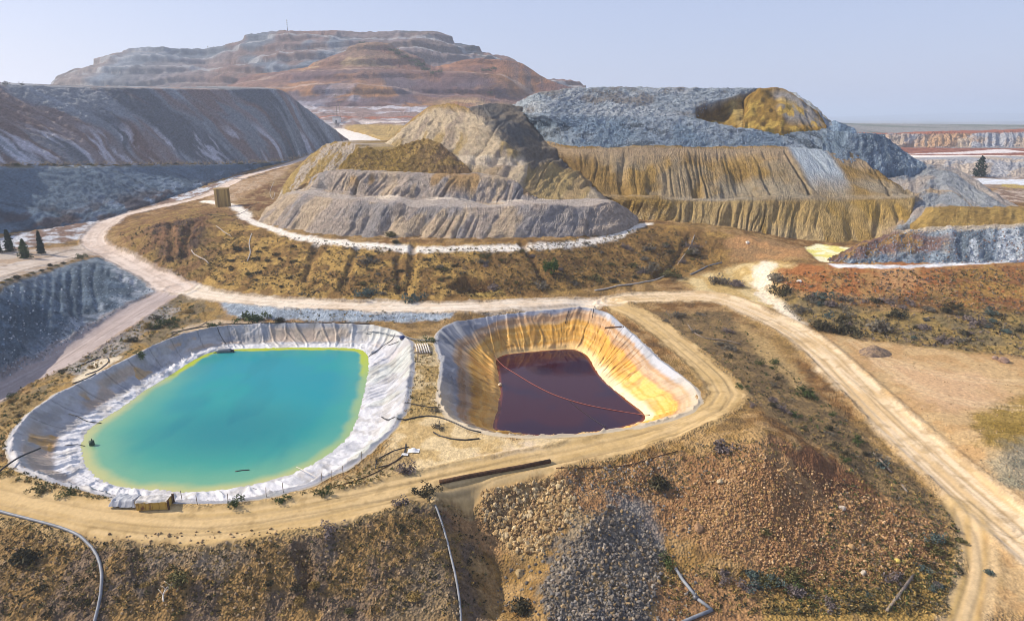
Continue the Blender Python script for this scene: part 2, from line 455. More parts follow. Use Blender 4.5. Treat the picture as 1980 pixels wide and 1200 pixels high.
# gravel bank over the ponds, ground left of the pond
zone(poly((420,583),(600,597),(750,602),(880,603),(870,614),(780,622),(600,620),(440,613)), (.36, .41, .45), .8, 1.2, (.25, .29, .33), .3, seed=19)
zone(poly((345,572),(420,578),(440,610),(420,622),(330,660),(250,690),(170,730),(60,790),(-100,840),(-100,870),(0,800),(90,730),(230,650),(300,600)), (.20, .15, .08), 1, 2.5, (.30, .19, .06), .35, seed=20)
zone(poly((130,715),(200,668),(250,640),(290,605),(330,590),(350,600),(290,640),(220,690),(140,735)), (.22, .215, .21), 1, 2, (.30, .29, .28), .25, .7)
zone(poly((140,735),(190,695),(235,690),(200,715),(150,745)), (.58, .49, .35), .6, 1, None, .15, .9)
zone(poly((330,640),(420,618),(520,622),(430,629),(350,648)), (.47, .36, .24), .6, 1, None, .15, .8)
zone(poly((-100,800),(40,760),(110,760),(30,830),(-100,900)), (.32, .215, .08), 1, 2, (.22, .15, .06), .35, seed=21)
# between and round the ponds
zone(poly((785,700),(800,650),(850,650),(858,700),(850,780),(870,810),(800,820),(760,840),(780,790)), (.34, .235, .09), .8, 1, (.48, .37, .2), .3, seed=22)
zone(poly((770,820),(850,795),(900,830),(1000,848),(1150,842),(1300,815),(1350,785),(1380,800),(1250,850),(1000,900),(850,930),(740,950),(700,930),(740,880)), (.55, .42, .23), 1, 1.5, (.43, .30, .13), .1, seed=23)
zone(poly((690,910),(740,870),(790,860),(820,880),(760,930),(700,940)), (.30, .205, .09), 1, 1.5, (.42, .3, .15), .25, .8, seed=24)
zone(poly((930,880),(1000,862),(1060,868),(1040,890),(960,900)), (.62, .50, .37), 2, 3, None, .06, .8)
zone(poly((-150,900),(20,900),(120,940),(330,975),(440,975),(600,945),(690,910),(740,950),(600,1010),(430,1030),(200,1020),(0,970),(-150,930)), (.38, .25, .085), 1, 1.5, (.46, .325, .15), .2, seed=25)
zone(poly((450,1020),(700,975),(740,990),(620,1040),(450,1050)), (.50, .37, .2), 1, 1.5, (.40, .27, .1), .25, .8)
# east bank
zone(poly((1215,605),(1400,600),(1480,660),(1620,800),(1740,900),(1850,1010),(1850,1060),(1640,900),(1480,800),(1440,740),(1380,690),(1300,640)), (.25, .165, .07), 1.2, 2, (.17, .115, .055), .4, seed=26)
zone(poly((1420,620),(1490,660),(1560,740),(1540,750),(1480,700)), (.43, .29, .12), 1.5, 2, None, .2, .8)
# the near bank: brown earth, gravel heap, grey stones, big yellow stones
zone(poly((-300,1015),(150,1035),(450,1055),(600,1040),(720,1005),(840,955),(900,1000),(960,1200),(900,1260),(-300,1260)), (.165, .115, .075), 1, 2, (.25, .155, .06), .6, seed=27)
zone(poly((240,1050),(460,1055),(480,1080),(430,1110),(260,1090)), (.24, .19, .135), .8, 1.5, None, .4, .7)
zone(poly((800,1060),(850,1055),(900,1200),(720,1260),(780,1120)), (.20, .15, .09), 1, 1, None, .3, .7)
zone(poly((850,940),(1080,910),(1200,900),(1400,860),(1560,870),(1700,950),(1830,1010),(1840,1120),(1560,1150),(1330,1040),(1180,1000),(1000,1060),(880,1020)), (.25, .135, .06), 1, 2, (.34, .20, .09), .5, seed=28)
zone(poly((1500,860),(1620,890),(1720,960),(1640,960),(1560,930)), (.17, .075, .035), 1, 2, None, .3, .8)  # darker brown paints shade onto the heap's right flank
zone(poly((940,950),(1090,930),(1120,990),(1040,1080),(990,1060),(930,1010)), (.33, .225, .10), 1, 1.5, (.22, .145, .075), .45, seed=29)
zone(poly((1180,965),(1245,995),(1275,1060),(1285,1110),(1262,1200),(1255,1270),(1070,1270),(1045,1140),(1085,1060)), (.135, .12, .105), 1.2, 3.2, (.20, .17, .13), .5, seed=30)
zone(poly((1180,960),(1260,970),(1290,1050),(1230,1030)), (.22, .20, .18), .8, 1.8, None, .35, .7)
zone(poly((1250,1130),(1350,1100),(1460,1130),(1500,1200),(1480,1270),(1270,1270)), (.33, .19, .085), .8, 1.5, (.25, .14, .065), .3, seed=31)
zone(poly((1480,1150),(1700,1130),(1850,1050),(1870,1120),(1840,1260),(1480,1260)), (.31, .20, .06), 1, 1.5, (.22, .14, .06), .35, seed=32)
zone(poly((1090,1000),(1150,985),(1165,1030),(1110,1040)), (.30, .22, .12), 1.5, 2, None, .3, .7)
zone(poly((1150,1110),(1190,1105),(1200,1140),(1160,1150)), (.34, .22, .08), 1.2, 2, None, .3, .7)
for k in range(26):                                              # pale and rusty bare patches of the near slope
    u, v = random.uniform(0, 900), random.uniform(1050, 1195); s = random.uniform(10, 34)
    zone(poly((u - s, v), (u, v - s * .6), (u + s, v), (u, v + s * .6)), random.choice([(.24, .19, .14), (.13, .085, .05), (.28, .18, .07), (.20, .155, .12)]), 1, 2.5, None, .6, .8)
# pool of salt on the right
zone(poly((1555,478),(1580,472),(1640,478),(1650,486),(1605,508),(1585,505)), (.72, .66, .42), .6, 1, (.62, .55, .16), .05, seed=33)
zone(poly((1600,510),(1750,513),(1980,498),(2300,480),(2300,490),(1980,506),(1750,519),(1620,518)), (.68, .68, .68), .5, .6, (.45, .45, .46), .1, seed=34)
# white path round the pale tiers
for pts, w in (([(470,424),(540,446),(600,457),(750,469),(900,470),(1050,465),(1180,450),(1250,432)], 1.5),
               ([(395,390),(440,405),(480,425)], 1.6)):
    L = spline(row(*[hit_uv for hit_uv in [(u, v, 12.8) for u, v in pts]]), 4)
    d, s, g = line_d(GX, GY, L)
    GC = mix(GC, (.70, .64, .55), sm(w + 1.4, w - .5, d + (N2 - .5) * 3)); GA = GA * (1 - .7 * sm(w + 1, w, d))
# far ground
far = sm(430, 520, BOX)
GC = mix(GC, (.27, .20, .15), far)
GC = mix(GC, (.55, .50, .45), far * sm(.5, .6, N1) * .6)
GC = mix(GC, mix(flat_(GX, (.24, .24, .23)), (.15, .17, .14), sm(.45, .6, fbm(GX * .02, GY * .006, 4, 95))), sm(735, 800, BOX) * sm(200, 320, GX))
zone([P(640,245,y=640)[:2], P(672,248,y=620)[:2], P(745,275,z=30.8)[:2], P(780,290,z=30)[:2], P(690,292,z=30)[:2]], (.62, .58, .53), 3, 6, None, .1)
zone(row((1700,300,18),(2400,304,18),(2400,288,19.5),(1700,286,19.5)), (.17, .055, .03), 2, 6, (.28, .12, .07), .2, seed=35)
zone(row((1730,310,16),(1980,306,16),(2400,304,17),(2400,299,18),(1980,301,18),(1735,300,18)), (.70, .65, .58), 1.5, 4, None, .1)
zone(row((1740,298,18.2),(1850,296,18.2),(1940,290,19),(1985,294,19),(1985,297,18),(1850,299,18)), (.70, .67, .64), 1, 3, None, .1, .8)
zone(row((1880,358,11.5),(1985,360,11),(1985,344,12.5),(1890,344,12.5)), (.62, .66, .72), 1, 2, (.50, .5, .48), .05, seed=36)
zone(row((1930,366,10.8),(2200,372,10.4),(2200,360,11),(1940,358,11.2)), (.42, .32, .06), 1, 3, (.35, .24, .1), .2, seed=37)
zone(row((1900,400,10),(2300,405,10),(2300,375,10.5),(1925,372,10.5)), (.22, .14, .09), 1, 3, (.45, .36, .28), .4, seed=38)

# ------------------------------------------------------------------ roads
ROADM = np.zeros(GX.shape)
GZR = GZ.copy()
def road(L, w, col, col2, ruts=1.0, edge=.8, berm=.25, k=1.0):
    global GC, GA, GZ, ROADM
    S = spline(L, 4.0)
    x0, y0 = S[:, :2].min(0) - 12; x1, y1 = S[:, :2].max(0) + 12
    ii, jj = np.nonzero((GX > x0) & (GX < x1) & (GY > y0) & (GY < y1))
    d, s, sg = line_d(GX[ii, jj], GY[ii, jj], S)
    n2, n3 = N2[ii, jj], N3[ii, jj]
    ds = d * sg
    dw = d + (n2 - .5) * 2.2 + (fbm(GX[ii, jj] * .09, GY[ii, jj] * .09, 2, 64) - .5) * 2.0
    m = sm(w + edge, w - edge * .6, dw)
    lon = fbm(ds * 1.6 + 50, s * .05, 4, 61)                   # streaks along the road
    c = np.zeros((len(ii), 3)) + col
    c = mix(c, col2, sm(.40, .62, lon * .6 + .4 * fbm(GX[ii, jj] * .22, GY[ii, jj] * .22, 4, 62)) * .8); c = mix(c, np.array(col2) * .7, sm(.60, .70, fbm(GX[ii, jj] * .5, GY[ii, jj] * .5, 4, 63)) * .5)
    c = mix(c, np.array(col) * .72, sm(.45, .0, np.abs(d - w * .42 + (n2 - .5) * .5)) * .6 * ruts)   # wheel tracks
    c = mix(c, np.array(col2) * .55, sm(.8, 0, np.abs(dw - w - .5)) * .65)                           # loose edge
    mm = np.maximum(m, sm(1.0, 0, np.abs(dw - w - .5)) * .8) * k
    GC[ii, jj] += (c - GC[ii, jj]) * mm[:, None]
    GA[ii, jj] += (.05 - GA[ii, jj]) * m
    GZ[ii, jj] += berm * sm(1.0, 0, np.abs(d - w - .8)) * (.4 + 1.2 * n2) - .12 * sm(.5, 0, np.abs(d - w * .42)) * ruts
    ROADM[ii, jj] = np.maximum(ROADM[ii, jj], m)
road(ROAD_PAD, 3.2, (.50, .43, .36), (.40, .32, .25), .5)
road(ROAD_LEFT, 4.6, (.33, .27, .245), (.40, .335, .31), .4)
road(ROAD_LOOP, 3.0, (.52, .37, .18), (.44, .30, .125), 1.0)
road(ROAD_MAIN, 3.3, (.66, .575, .46), (.60, .47, .33), .35)
road(row((1200,577,1.8),(1300,572,1.5),(1390,580,.6),(1475,612,-.3),(1560,660,-1.6),(1640,733,-3.0),(1720,812,-4.1),(1800,885,-5.0),(1880,955,-5.6),(1980,1040,-6.1),(2150,1180,-6.6)), 3.9, (.66, .51, .325), (.50, .34, .16), .45)
road(ROAD_UP, 3.4, (.60, .50, .42), (.48, .37, .29), .5)
S = row((1860,985,-5.6),(1880,1040,-6.3),(1890,1100,-6.7),(1860,1210,-7.2))
road(S, 1.7, (.50, .35, .15), (.42, .28, .11), .8, 1.2, .1, .7)
# wheel marks fanning over the right plain
for pts in ([(1650,660),(1800,760),(1980,790)], [(1900,985),(1905,1080),(1890,1200)], [(1870,1000),(1870,1100),(1835,1200)], [(1700,690),(1850,730),(1990,740)]):
    d, s, g = line_d(GX, GY, spline(np.array([hit(*p) for p in pts]), 3))
    GC = mix(GC, (.55, .41, .24), sm(.9, .2, np.abs(np.abs(d) - .9)) * .45)

# ------------------------------------------------------------------ small relief, gullies, pits
gx, gy = GX + 3 * fbm(GX * .2, GY * .2, 2, 77), GY + 3 * fbm(GX * .2, GY * .2, 2, 78)
lump = (fbm(gx * .35, gy * .35, 5, 21, .58) - .5) * 2.4 + (ridged(gx * .9, gy * .9, 3, 23) - .5) * .7
nearfade = sm(1200, 200, BOX)
GZ = GZ + GA * lump * (.75 + .25 * sm(120, 240, BOX)) + GA * (ridged(GX * 1.6, GY * 1.6, 2, 29) - .5) * .5
GC = GC * (1 + (.45 * (N3 - .5) + .75 * (fbm(GX * 5, GY * 5, 3, 91) - .5))[..., None] * np.clip(GA / .2, .25, 1)[..., None])
# gullies on the slope of scrub, on the blue wall and in the near bank
def gully(uvs, w, depth, col=None):
    global GZ, GC
    L = np.array([hit(*p) for p in uvs])
    d, s, g = line_d(GX, GY, L)
    m = sm(w, 0, d + (N2 - .5) * w)
    GZ = GZ - depth * m
    if col is not None: GC = mix(GC, col, m * .7)
for pts in ([(345,558),(300,582),(200,640),(100,705)], [(360,562),(600,590),(900,592),(1200,577),(1400,585),(1560,660),(1720,812),(1980,1040)], [(1300,577),(1480,625),(1640,740),(1800,890),(1950,1020)], [(1280,640),(1390,745),(1340,815),(1000,900),(700,968),(400,1012),(100,985)]):
    for off in (-1.6, .7, 2.0):
        L = spline(np.array([hit(*p) for p in pts]), 6)
        ki, kj = np.nonzero(ROADM > .2)
        d, s, g = line_d(GX[ki, kj], GY[ki, kj], L)
        wv = off + 1.5 * (fbm(s * .03, s * 0 + off, 2, 650 + int(off * 10)) - .5)
        mk = sm(.28, .08, np.abs(d * g - wv)) * sm(.42, .55, fbm(s * .06 + off * 9, s * 0, 2, 651))
        GC[ki, kj] *= (1 - .28 * mk)[:, None]; GZ[ki, kj] -= .05 * mk
for q in ([(800,475),(795,520),(785,565)], [(768,500),(772,565)], [(1010,470),(1040,520),(1055,548)], [(690,480),(660,560)], [(1335,455),(1300,510),(1260,540)], [(610,475),(590,540)],
          [(330,430),(335,495)], [(375,430),(355,495)], [(585,1070),(600,1100),(590,1130)]):
    gully(q, 1.7, 1.0, (.13, .075, .03))
for k in range(16):                                              # runnels of the blue wall
    u = -40 + k * 20 + random.uniform(-6, 6)
    v0 = 556 - (u / 170) * 54 if u < 170 else 497 + (u - 170) * .42
    gully([(u, v0 + 6), (u - random.uniform(0, 10), v0 + 45), (u + random.uniform(-14, 6), v0 + 100)] if u < 200 else [(u, v0 + 4), (u - 3, v0 + 18)], .9, .45)
BED = np.clip((poly_sd(GX, GY, poly((860,555),(900,533),(955,545),(960,562),(900,568)))), -6, 6)
GZ = GZ - 3.0 * sm(.5, -2.5, BED)
RW1, RW2 = rim_pts(RIM1, .35), rim_pts(RIM2, .35)
for rw in (RW1, RW2):
    sub = (GX > rw[:, 0].min() - 5) & (GX < rw[:, 0].max() + 5) & (GY > rw[:, 1].min() - 5) & (GY < rw[:, 1].max() + 5)
    sd = poly_sd(GX[sub], GY[sub], rw)
    z = GZ[sub]
    z = z + (.30 - z) * sm(2.2, .2, sd)
    GZ[sub] = np.where(sd < -.1, np.maximum(.25 + 2.2 * (sd + .1), -13), z)
FACES = grid_faces(NR, NTH)
V = np.stack([GX, GY, GZ], -1).reshape(-1, 3)
C = np.concatenate([np.clip(GC, .01, .9), np.clip(GA / .35, .12, 1)[..., None]], -1).reshape(-1, 4)
rm = ROADM.reshape(-1) > .5
def submesh(name, mask, mat):
    f = FACES[mask]
    used = np.zeros(len(V), bool); used[f.ravel()] = True
    ix = np.cumsum(used) - 1
    return mesh_np(name, V[used], ix[f], mat, C[used])
fr = rm[FACES].sum(1) >= 2
tag(submesh("ground", ~fr, M_GROUND), "dry golden brown mine ground with scrub slopes and bare earth", "ground", kind="structure")
tag(submesh("dirt_road", fr, M_ROAD), "pale dirt roads and tracks winding past the two ponds", "road", kind="structure")
# plain out to the horizon
tt = np.linspace(R(-70), R(70), 120); rq = np.exp(np.linspace(math.log(R1 * .985), math.log(60000), 60))
X, Y = rq[:, None] * np.sin(tt), rq[:, None] * np.cos(tt)
Z = np.where(rq[:, None] < R1, zat(X, Y, GZ) - 1, 30 - 26 * sm(1300, 6000, rq)[:, None] + 0 * X)
fn = fbm(X * .0012, Y * .0012, 4, 3)
c = np.zeros(X.shape + (3,)) + (.22, .23, .23); c = mix(c, (.30, .29, .27), sm(.45, .55, fn)); c = mix(c, (.12, .14, .09), sm(.55, .65, fbm(X * .003, Y * .003, 3, 8)))
tag(mesh_np("plain", np.stack([X, Y, Z], -1).reshape(-1, 3), grid_faces(60, 120), M_FAR, c.reshape(-1, 3)), "pale far plain fading into blue haze at the horizon", "plain", kind="structure")
#@@LOFTS
# ------------------------------------------------------------------ banks and heaps as shaped surfaces
def resample(p, s):
    """points of a smooth curve through p at the fractions s of its control parameter"""
    p = np.asarray(p, float); n = len(p)
    e = np.vstack([2 * p[0] - p[1], p, 2 * p[-1] - p[-2]])
    x = np.clip(s * (n - 1), 0, n - 1 - 1e-9); i = x.astype(int); t = (x - i)[:, None]
    a, b, c, d = e[i], e[i+1], e[i+2], e[i+3]
    cr = 0.5 * (2*b + (c-a)*t + (2*a-5*b+4*c-d)*t*t + (3*b-a-3*c+d)*t**3)
    li = b + (c - b) * t
    return .5 * cr + .5 * li

def by_length(p, s):
    p = np.asarray(p, float)
    L = np.r_[0, np.cumsum(np.linalg.norm(np.diff(p, axis=0), axis=1))]; L /= L[-1]
    return np.stack([np.interp(s, L, p[:, k]) for k in range(3)], -1)

def loft(name, rows, res, disp, colour, mat, label, skirt=6.0, back=None, soften=1, cat="heap", kind="structure", ends=True, gain=(1, 1, 1)):
    """rows from crest to foot; each a list of points. disp(S,T,Q,X,Y,Z) pushes the surface out, colour gives its soil"""
    rows = [np.asarray(r, float) for r in rows]
    same = len({len(r) for r in rows}) == 1
    Lm = max(np.linalg.norm(np.diff(r, axis=0), axis=1).sum() for r in rows)
    nc = int(min(1300, max(12, Lm / res)))
    s = np.linspace(0, 1, nc)
    if same:
        seg = np.mean([np.linalg.norm(np.diff(r, axis=0), axis=1) for r in rows], 0)
        kn = np.r_[0, np.cumsum(seg)]; kn /= kn[-1]
        sp = np.interp(s, kn, np.linspace(0, 1, len(kn)))
        RS = [resample(r, sp) for r in rows]
    else:
        RS = [by_length(spline(r, 3 * res), s) for r in rows]
    if back is not None:                                         # far side, out of sight from here
        b1 = RS[0].copy(); b1[:, 0] += back[0]; b1[:, 1] += back[1]; b1[:, 2] += back[2]
        b2 = b1.copy(); b2[:, 0] += back[0] * .8; b2[:, 1] += back[1] * .8; b2[:, 2] -= 45
        RS = [b2, b1] + RS; nb = 2
    else: nb = 0
    f = RS[-1].copy(); f[:, 2] -= skirt; f[:, 1] -= .3 * skirt
    RS.append(f)
    PTS, Q = [], []
    for k in range(len(RS) - 1):
        L = np.mean(np.linalg.norm(RS[k+1] - RS[k], axis=1))
        n = max(1, int(L / res)) if nb <= k < len(RS) - 2 else 3
        for i in range(n):
            t = i / n
            PTS.append(RS[k] + (RS[k+1] - RS[k]) * t); Q.append(k - nb + t)
    PTS.append(RS[-1]); Q.append(len(RS) - 1 - nb)
    PT = np.array(PTS); Q = np.array(Q)[:, None] + 0 * PT[..., 0]
    for _ in range(soften):
        PT[1:-1] = (PT[:-2] + 2 * PT[1:-1] + PT[2:]) / 4
    S = np.r_[0, np.cumsum(np.linalg.norm(np.diff(PT.mean(0), axis=0), axis=1))][None] + 0 * Q
    T = np.vstack([np.zeros((1, nc)), np.cumsum(np.linalg.norm(np.diff(PT, axis=0), axis=2), axis=0)])
    du = np.gradient(PT, axis=1); dv = np.gradient(PT, axis=0)
    N = np.cross(du, dv); N /= np.linalg.norm(N, axis=2, keepdims=True) + 1e-9
    if N[..., 2].mean() < 0: N = -N
    X, Y, Z = PT[..., 0], PT[..., 1], PT[..., 2]
    if ends:                                                     # close the two ends of the bank
        for k in (0, -1):
            PT[:, k, 2] -= 12 if nb == 0 else 20
    D = disp(S, T, Q, X, Y, Z)
    PT = PT + N * D[..., None]
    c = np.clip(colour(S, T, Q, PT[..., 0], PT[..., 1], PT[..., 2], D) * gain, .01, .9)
    o = mesh_np(name, PT.reshape(-1, 3), grid_faces(*PT.shape[:2])[:, ::-1], mat, c.reshape(-1, 3))
    tag(o, label, cat, kind=kind)
    return o, PT, N

def flat(S, col): return np.zeros(S.shape + (3,)) + col
def env(Q, a, b, e=.12): return sm(a, a + e, Q) * sm(b, b - e, Q)

# ---- the long grey bank on the left, two steps
crest = row((-420,150,'y',250),(-150,158,'y',310),(0,163,'y',340),(60,164,'y',352),(150,168,'y',372),(270,170,'y',400),(420,172,'y',450),(540,172,'y',492),(585,203,'y',494),(625,233,'y',502),(676,272,'y',520))
foot = row((-420,345,34),(-150,331,32),(0,320,30.5),(60,319,29.8),(150,319,28.6),(270,318,26.6),(420,317,23.6),(540,312,22.4),(590,301,24),(630,290,27),(680,274,31.5))
def d_bank(S, T, Q, X, Y, Z):
    S = S - .8 * T
    run = (fbm(S * .10, T * .015, 4, 101) - .5) * 3.2 + (ridged(S * .35, T * .03, 2, 104) - .5) * .9
    return run * env(Q, .0, 1.05, .25) + (fbm(S * .5, T * .5, 4, 105) - .5) * 1.3
def c_bank(S, T, Q, X, Y, Z, D):
    w = S - T * .8 + 18 * (fbm(S * .02, T * .02, 3, 110) - .5)          # streaks lean down to the right
    st = fbm(w * .07, T * .008, 4, 111)
    c = flat(S, (.20, .225, .245))
    c = mix(c, (.125, .14, .155), sm(.46, .60, st))
    c = mix(c, (.27, .31, .345), sm(.56, .68, fbm(w * .11, T * .012, 4, 112)) * .9)
    tot = S.max()
    rd = sm(.06, .10, S / tot) * sm(.50, .40, S / tot) * sm(.50, .42, fbm(w * .035 + 2, T * .006, 3, 113)) * sm(62, 34, T - T[2:3])
    c = mix(c, (.21, .105, .07), rd * .8)
    c = mix(c, (.21, .135, .10), sm(.46, .60, fbm(w * .05 + 9, T * .012, 4, 115)) * .6)
    c = mix(c, (.52, .55, .60), sm(.60, .70, fbm(w * .16, T * .03, 4, 116)) * sm(.45, .7, Q) * .7)
    g = fbm(S * 1.2, T * 1.2, 3, 117)
    c = c * (.72 + .56 * g)[..., None]
    return mix(c, (.34, .26, .15), sm(.94, .99, Q) * sm(.4, .6, g))
loft("grey_bank", [crest, foot], .75, d_bank, c_bank, M_ROCK, "long grey blue waste bank with rust red streaks on the left", back=(-60, 60, 4), cat="bank", soften=1, gain=(1.32, 1.24, 1.22))
foot2 = row((-420,520,13),(-150,470,11),(0,455,9.8),(75,446,9.6),(150,433,9.6),(285,394,12.2),(420,352,16),(500,328,19),(545,316,21.2),(575,309,22.4),(600,303,23.5))
edge = row((-420,346,33.6),(-150,333,31.6),(0,322,30.2),(60,321,29.5),(150,321,28.3),(270,320,26.3),(420,319,23.4),(520,315,22.3),(560,311,22.4),(585,306,23),(604,302,23.6))
e_in = edge + np.array([-7, 2, .2])
def c_bank2(S, T, Q, X, Y, Z, D):
    w = S - T * .9 + 10 * (fbm(S * .03, T * .03, 3, 120) - .5)
    c = flat(S, (.19, .235, .265))
    c = mix(c, (.10, .13, .155), sm(.44, .56, fbm(w * .05, T * .01, 4, 121)))
    c = mix(c, (.24, .295, .335), sm(.56, .68, fbm(w * .12, T * .012, 4, 122)) * .8)
    c = mix(c, (.50, .54, .58), sm(.54, .66, fbm(S * .12, T * .18, 4, 123)) * sm(1.35, 1.9, Q) * sm(.25, .5, S / S.max()) * .9)
    c = mix(c, (.16, .095, .075), sm(.50, .62, fbm(S * .09 + 5, T * .14, 4, 125)) * sm(1.55, 1.95, Q) * .8)
    g = fbm(S * 1.2, T * 1.2, 3, 127)
    c = c * (.72 + .56 * g)[..., None]
    top = sm(1.07, .98, Q)
    c = mix(c, (.50, .49, .47), top * .8)
    return mix(c, (.30, .22, .10), top * sm(.46, .56, fbm(S * .25, T * .6, 3, 128)))
loft("lower_grey_bank", [e_in, edge, foot2], .7, lambda S, T, Q, X, Y, Z: d_bank(S, T, Q - 1, X, Y, Z), c_bank2, M_ROCK, "lower step of the grey blue bank above the valley road", cat="bank", gain=(.62, .70, .80))

# ---- terraced mountain behind
def d_hill(S, T, Q, X, Y, Z):
    zz = Z + 10 * (fbm(X * .004, T * .004, 3, 129) - .5)
    zz = zz + 14 * (fbm(X * .006 + 5, T * .0, 2, 128) - .5) * sm(.4, .6, fbm(X * .003, T * .004, 2, 127))
    fr = (zz / 19.0) % 1.0
    return (sm(0, .15, fr) - fr) * 8.5 * sm(.28, .55, fbm(X * .005, Z * .01, 3, 126)) + (fbm(X * .012, T * .012, 5, 130) - .5) * 14 * sm(-.1, .25, Q) + (ridged(X * .04, T * .008, 3, 131) - .5) * 6 * sm(.1, .4, Q) + (fbm(X * .15, T * .15, 4, 132) - .5) * 4
HR = [
 row((98,165,'y',1190),(110,146,'y',1200),(140,131,'y',1205),(172,127,'y',1210),(205,112,'y',1215),(240,100,'y',1220),(330,101,'y',1220),(402,102,'y',1220),(440,88,'y',1220),(500,69,'y',1220),(535,59,'y',1220),(640,57,'y',1220),(720,60,'y',1220),(800,61,'y',1215),(848,65,'y',1210),(880,82,'y',1200),(920,97,'y',1190),(955,108,'y',1180),(1000,119,'y',1160),(1050,150,'y',1140),(1135,168,'y',1120)),
 row((96,170,'y',1180),(108,152,'y',1186),(140,138,'y',1190),(172,131,'y',1195),(205,119,'y',1195),(240,118,'y',1190),(330,119,'y',1190),(402,120,'y',1190),(440,104,'y',1190),(500,84,'y',1190),(535,71,'y',1190),(640,71,'y',1190),(720,76,'y',1190),(800,76,'y',1190),(848,78,'y',1186),(880,92,'y',1180),(920,106,'y',1172),(955,116,'y',1165),(1000,127,'y',1150),(1050,158,'y',1130),(1135,174,'y',1110)),
 row((94,172,'y',1165),(106,155,'y',1172),(140,141,'y',1175),(172,133,'y',1180),(205,122,'y',1178),(240,121,'y',1172),(330,122,'y',1172),(402,123,'y',1172),(440,107,'y',1172),(500,87,'y',1172),(535,74,'y',1172),(640,74,'y',1172),(720,79,'y',1172),(800,79,'y',1172),(848,81,'y',1170),(880,95,'y',1165),(920,109,'y',1158),(955,119,'y',1150),(1000,130,'y',1135),(1050,161,'y',1115),(1135,178,'y',1095)),
 row((92,182,'y',1150),(104,163,'y',1150),(140,150,'y',1145),(172,144,'y',1140),(205,138,'y',1140),(240,137,'y',1135),(330,139,'y',1130),(402,141,'y',1130),(440,130,'y',1125),(500,116,'y',1125),(535,108,'y',1125),(640,108,'y',1125),(720,110,'y',1130),(800,104,'y',1135),(848,104,'y',1135),(880,108,'y',1135),(920,119,'y',1130),(955,128,'y',1125),(1000,142,'y',1110),(1050,172,'y',1095),(1135,190,'y',1080)),
 row((92,184,'y',1130),(104,165,'y',1130),(140,152,'y',1125),(172,146,'y',1120),(205,140,'y',1120),(240,139,'y',1115),(330,141,'y',1110),(402,143,'y',1108),(440,133,'y',1105),(500,119,'y',1105),(535,111,'y',1105),(640,111,'y',1105),(720,113,'y',1110),(800,107,'y',1115),(848,107,'y',1115),(880,111,'y',1115),(920,122,'y',1112),(955,131,'y',1108),(1000,145,'y',1095),(1050,176,'y',1080),(1135,195,'y',1065)),
 row((90,205,'y',1100),(102,190,'y',1100),(140,172,'y',1090),(172,164,'y',1085),(205,162,'y',1080),(240,160,'y',1075),(330,160,'y',1070),(402,162,'y',1065),(440,160,'y',1060),(500,155,'y',1060),(535,150,'y',1060),(640,150,'y',1060),(720,150,'y',1065),(800,150,'y',1070),(848,150,'y',1070),(880,150,'y',1070),(920,155,'y',1070),(955,165,'y',1070),(1000,180,'y',1060),(1050,200,'y',1050),(1135,215,'y',1040)),
 row(*[(u, 225, 'y', 1000) for u in (80,100,140,172,205,240,330,402,440,500,535,640,720,800,848,880,920,955,1000,1050,1135)]),
]
def c_hill(S, T, Q, X, Y, Z, D):
    k = X
    c = flat(S, (.15, .165, .18))
    c = mix(c, (.23, .245, .26), sm(.48, .62, fbm(X * .012, T * .006, 4, 140)))
    c = mix(c, (.25, .125, .075), sm(.50, .60, fbm(X * .009 + 3, Z * .02, 4, 141)) * .8 * sm(-700, -350, X))
    c = mix(c, (.30, .17, .095), sm(-20, 10, -np.abs(X + 720) + 60) * .6)
    c = mix(c, (.09, .105, .10), sm(.55, .65, fbm(X * .03, T * .03, 4, 142)) * sm(-400, -150, X) * .8)
    fr = ((Z + 10 * (fbm(X * .004, T * .004, 3, 129) - .5)) / 19.0) % 1.0
    c = mix(c, (.36, .32, .28), sm(.12, .03, fr) * sm(.45, .65, fbm(X * .008, Z * .03, 3, 144)) * .7)
    c = mix(c, (.30, .16, .10), sm(.50, .62, fbm(X * .006, Z * .025, 4, 145)) * .5 * sm(-560, -420, X))
    for a, b in ((1, 2), (3, 4)):
        c = mix(c, (.46, .43, .39), sm(.5, .2, np.abs(Q - (a + b) / 2)) * .7)
    return c * (.62 + .76 * fbm(X * .18, T * .18, 4, 143))[..., None]
loft("mountain", HR, 2.6, d_hill, c_hill, M_FAR, "terraced grey and rust mountain of the open pit behind everything", back=(0, 120, -10), cat="mountain", soften=1, gain=(.74, .80, .90))
